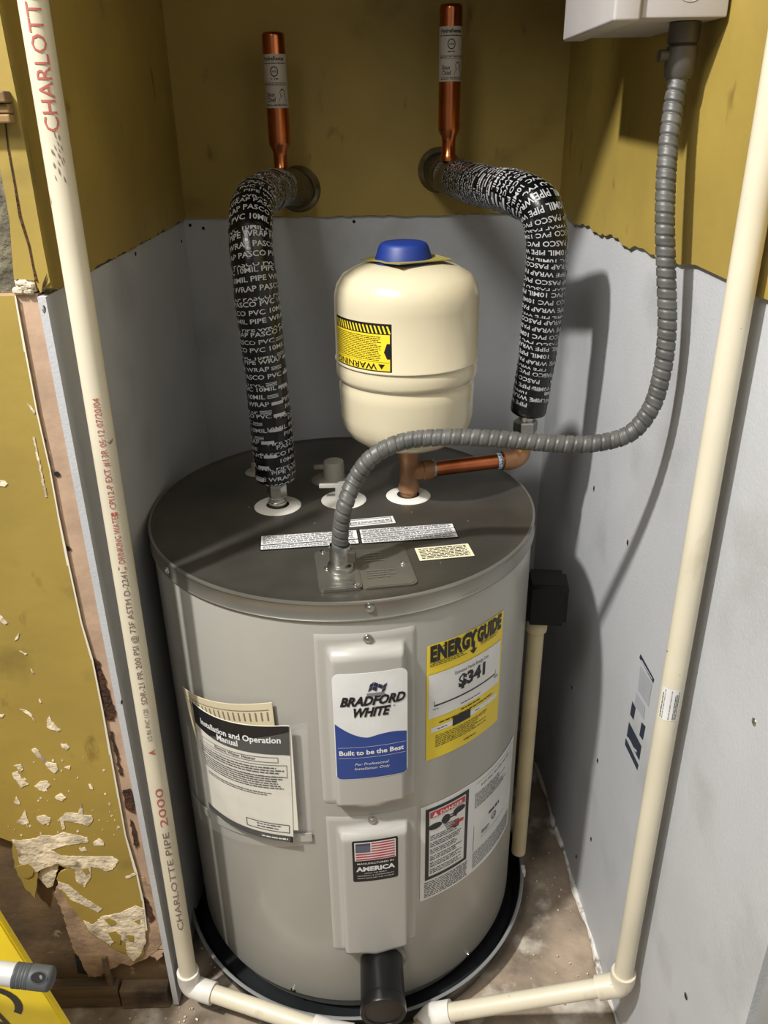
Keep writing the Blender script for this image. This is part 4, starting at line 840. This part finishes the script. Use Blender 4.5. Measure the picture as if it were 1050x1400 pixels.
# scuffs and a barcode sticker
g = Print(mpP, .0003)
for k in range(24):
    a = linez(random.uniform(185, 250)); o_ = random.uniform(-.006, .004); g.poly([(a, o_), (a+.004, o_+.0006), (a+.006, o_+.0016), (a+.002, o_+.0012)])
g.build('scuff', greyink, L1)
rdir = (topR-rb2)/np.linalg.norm(topR-rb2); mpQ = pipemap(rb2, rdir, math.radians(-22))
def linezR(yp):
    lo_, hi_ = 0., 1.9
    for _ in range(40):
        m_ = (lo_+hi_)/2; Q = rb2+rdir*m_-np.array([0, 0, CH]); yy = 700-FPX*(Q@up)/(Q@fw)
        if yy > yp: lo_ = m_
        else: hi_ = m_
    return lo_
a, b = linezR(976), linezR(934); g = Print(mpQ, .0003); n = 10; 
VV = np.linspace(-.011, .012, n); g.add((mpQ(np.concatenate([VV*0+a, VV*0+b]), np.concatenate([VV, VV]), .0003), [[i, i+1, i+1+n, i+n] for i in range(n-1)])); ST = g.build('barcode_sticker', lw, R1)
g = Print(mpQ, .0006); x = a+.002
while x < b-.002:
    w2 = random.choice([.0004, .0006, .0010]); g.rect(x, -.001, x+w2, .0075); x += w2+random.choice([.0005, .0008, .0011])
g.micro(a+.002, -.0095, b-.002, -.004, 3, .5); g.micro(a+.002, .0085, b-.002, .0105, 1, .6)
g.build('barcode', lk, ST)

# ================================================================== MANUAL IN POUCH
HP = thing('document_pouch', hp(math.radians(-33), .38, HR+.004), 'clear plastic pouch stuck on the left side of the heater', 'pouch')
def gridq(q, off, nu=24, nv=16, curl=None):
    """surface through four measured heater positions tl,tr,br,bl"""
    A = [cyl(p, HR+.004) for p in q]; out = []
    for j in range(nv+1):
        for i in range(nu+1):
            a, b = i/nu, j/nv; th = (A[0][0]*(1-a)+A[1][0]*a)*(1-b)+(A[3][0]*(1-a)+A[2][0]*a)*b; z = (A[0][1]*(1-a)+A[1][1]*a)*(1-b)+(A[3][1]*(1-a)+A[2][1]*a)*b
            n_ = off+(curl(a, b) if curl else 0); out.append(hp(th, z, HR+.004+n_))
    return np.array(out), [[j*(nu+1)+i, j*(nu+1)+i+1, (j+1)*(nu+1)+i+1, (j+1)*(nu+1)+i][::-1] for j in range(nv) for i in range(nu)]
def slabq(q, o0, o1, curl=None, nu=24, nv=16):
    v1, f1 = gridq(q, o1, nu, nv, curl); v0, f0 = gridq(q, o0, nu, nv, curl); n = len(v1); w1 = nu+1
    ed = [i for i in range(w1)]+[j*w1+nu for j in range(1, nv+1)]+[nv*w1+i for i in range(nu-1, -1, -1)]+[j*w1 for j in range(nv-1, 0, -1)]
    return np.vstack([v1, v0]), f1+[[a+n for a in t_[::-1]] for t_ in f0]+[[ed[i], ed[(i+1) % len(ed)], ed[(i+1) % len(ed)]+n, ed[i]+n] for i in range(len(ed))]
def quadmap(q, off, curl=None):
    A = [cyl(p, HR+.004) for p in q]
    def f(u, v_, n):
        a = np.asarray(u, float); b = 1-np.asarray(v_, float)
        th = (A[0][0]*(1-a)+A[1][0]*a)*(1-b)+(A[3][0]*(1-a)+A[2][0]*a)*b; z = (A[0][1]*(1-a)+A[1][1]*a)*(1-b)+(A[3][1]*(1-a)+A[2][1]*a)*b
        R = HR+.004+off+n+(curl(a, b) if curl else 0); return np.stack([HX+R*np.sin(th), HY-R*np.cos(th), z], -1)
    return f
qp = [(262, 1008), (424, 990), (427, 1150), (268, 1092)]
qp = [(258, 985), (420, 990), (426, 1150), (267, 1100)]
v, f = gridq(qp, -.0035); make('back_sheet', v, f, clear, HP, smooth=True)
cf = lambda a, b: .012*np.sin(np.clip(a, 0, 1)*math.pi)**.6*(1-.3*b)
v, f = gridq(qp, .004, curl=cf); make('front_sheet', v, f, clear, HP, smooth=True)
v, f = slabq([(262, 1085), (426, 1140), (427, 1151), (267, 1100)], -.002, -.0008); make('seam', v, f, mat('pouch_seam', (150, 150, 140), .3), HP, smooth=True, angle=30)
qb = [(250, 938), (372, 960), (392, 1120), (292, 1085)]
cb = lambda a, b: .006*np.sin(a*math.pi)*(1-b)
v, f = slabq(qb, .000, .0012, cb); o = make('folded_sheet', v, f, paperb, smooth=True, angle=30); tag(o, 'folded cream paper sheet sticking up behind the manual in the pouch', 'paper')
mpb = quadmap(qb, .0012, cb); g = Print(mpb, .0005)
for x in np.linspace(.12, .95, 18): g.rect(x, .86, x+.012, .93, .02)
g.rect(.04, .945, .97, .950, .03); g.rect(.06, .3, .066, .94, .02)
for k in range(24): g.rect(.07, .45+k*.02, .12, .456+k*.02, .02)
g.build('printed_marks', mat('faint_ink', (120, 108, 88), .7), o)
qm = [(266, 957), (398, 987), (404, 1146), (290, 1102)]
cm = lambda a, b: .007*np.sin(np.clip(a*1.05, 0, 1)*math.pi)*(1-.5*b)+.004*a
v, f = slabq([(272, 968), (400, 992), (410, 1130), (296, 1100)], .0016, .0030, cm); 
MN = thing('instruction_manual', hp(math.radians(-31), .39, HR+.006), 'white instruction manual with a black title band inside the clear pouch', 'booklet')
make('inner_pages', v, f, paper, MN, smooth=True, angle=30)
v, f = slabq(qm, .0032, .0042, cm); make('cover_page', v, f, mat('manual_paper', (206, 202, 190), .6), MN, smooth=True, angle=30)
mpm = quadmap(qm, .0042, cm)
g = Print(mpm, .0005); nst = 20
xs_ = np.linspace(.002, .998, nst+1)
topb = lambda x: .80-.035*(math.sin(min(x*3.2, 1.57)))
for i in range(nst): a, b = xs_[i], xs_[i+1]; g.poly([(a, topb(a)+.02*(1-a)), (b, topb(b)+.02*(1-b)), (b, .999), (a, .999)])
g.rect(.002, .002, .998, .058, .03); g.build('black_band', lk, MN)
g = Print(mpm, .0009); g.text('Installation and Operation', .53, .865, .070, .025, 'CENTER', width=.80); g.text('Manual', .45, .805, .070, .025, 'CENTER', width=.22); g.micro(.70, .018, .95, .040, 1, .6, 0); g.build('white_lettering', lw, MN)
g = Print(mpm, .0007); g.frame(.10, .70, .90, .745, .004); g.text('Electric Water Heater', .5, .713, .036, .01, 'CENTER', width=.42); g.frame(.05, .575, .97, .68, .004)
g.micro(.07, .60, .95, .665, 3, .5, .1); g.micro(.08, .47, .95, .59, 6, .5, .1); g.micro(.12, .405, .93, .44, 2, .5, .2); g.frame(.55, .085, .97, .16, .006); g.micro(.66, .10, .9, .15, 2, .4)
g.build('printed_text', lk, MN)

# ================================================================== SIGN AND HANDLE, lower left
YS = .70
def S(px, py): P = ony((px, py), YS); return (P[0], P[2])
a, b = S(0, 1255), S(90, 1400); sl = (b[0]-a[0])/(b[1]-a[1]); x0 = a[0]-sl*a[1]     # right edge x = x0+sl*z
ztop = .60
mpS = planemap((0, YS, 0), (1, 0, 0), (0, .0, 1), (0, -1, 0))
WSn = thing('wet_floor_sign', (-.52, YS, 0), 'yellow plastic caution floor sign standing at the lower left', 'sign')
q = [(x0, .004), (x0+sl*ztop, ztop), (x0+sl*ztop-.16, ztop+.012), (x0-.31, .004)]
v, f = prism(q, mpS, -.002, .002); make('front_board', v, f, signy, WSn)
v, f = prism([(x0-.004, .02), (x0+sl*ztop-.002, ztop), (x0+sl*ztop-.008, ztop), (x0-.012, .02)], mpS, .002, .0045); make('edge_rib', v, f, signy, WSn)
v, f = prism([(x0-.003, .004), (x0+sl*ztop-.003, ztop-.004), (x0+sl*ztop-.157, ztop), (x0-.30, .004)], mpS, -.010, -.0045); make('rear_board', v, f, signy, WSn)
g = Print(mpS, .0026)
cx_, cz_ = S(-8, 1372); 
for i in range(9):
    a0, a1 = -.55+i*.26, -.55+(i+1)*.26; ro, ri = .0380, .0275
    g.poly([(cx_+ri*math.cos(a0), cz_+ri*math.sin(a0)), (cx_+ro*math.cos(a0), cz_+ro*math.sin(a0)), (cx_+ro*math.cos(a1), cz_+ro*math.sin(a1)), (cx_+ri*math.cos(a1), cz_+ri*math.sin(a1))])
P = S(-12, 1398); g.text('N', P[0]-.005, P[1]-.016, .048, .02, rot=.35); P = S(-40, 1450); g.text('CAUTIO', P[0]-.145, P[1]-.09, .048, .02, rot=.35, width=.14)
g.build('black_lettering', lk, WSn)
hA = ony((26, 1337), .63); hB = ony((74, 1339), .63); hd = np.array([-1, .10, -.10]); hd /= np.linalg.norm(hd)
MH = thing('mop_handle', tuple(hB), 'pale grey mop handle with a dark grey grip lying across the yellow sign', 'handle')
hS = ony((0, 1332), .632); hdir = (hS-hB)/np.linalg.norm(hS-hB); hdir = hdir+np.array([0, .02, 0]); hdir /= np.linalg.norm(hdir)
v, f = tube(hB+hdir*.030, hB+hdir*.60, .0128, 28); make('pole', v, f, alum, MH, smooth=True, angle=50)
ps = [hB+hdir*t for t in np.linspace(.0, .045, 46)]
def rg(s_, t): 
    e = s_; r_ = .0138+.0002*s_/.045
    if e < .006: r_ *= math.sqrt(max(1-((.006-e)/.006)**2*.75, .05))
    if .026 < s_ < .042: r_ -= .0007*(math.sin((s_-.026)/.0026*2*math.pi) > .2)
    return r_
v, f = sweep(np.array(ps), .0135, 30, (0, -1, .3), rf=rg); make('grip', v, f, gripm, MH, smooth=True, angle=50)
tocam = np.array([0, 0, CH])-hB; tocam /= np.linalg.norm(tocam); tocam -= (tocam@hdir)*hdir; tocam /= np.linalg.norm(tocam); side = np.cross(tocam, hdir)
pc = hB+hdir*.014; t = np.linspace(0, 2*math.pi, 21)[:-1]
ring = Acc()
def ov(rx, ry): return [pc+hdir*rx*math.cos(q)+side*ry*math.sin(q)+tocam*(math.sqrt(max(.0139**2-(ry*math.sin(q))**2, 0))+.0004) for q in t]
v = np.array(ov(.0100, .0070)+ov(.0085, .0056)); v[:20] += tocam*.0; v[20:] += tocam*.0008; make('hole_rim', v, [[i, (i+1) % 20, (i+1) % 20+20, i+20] for i in range(20)], gripm, MH)
v = np.array(ov(.0086, .0057)); v = np.vstack([v+tocam*.0003]); make('hanging_hole', v, [list(range(20))], dark, MH)
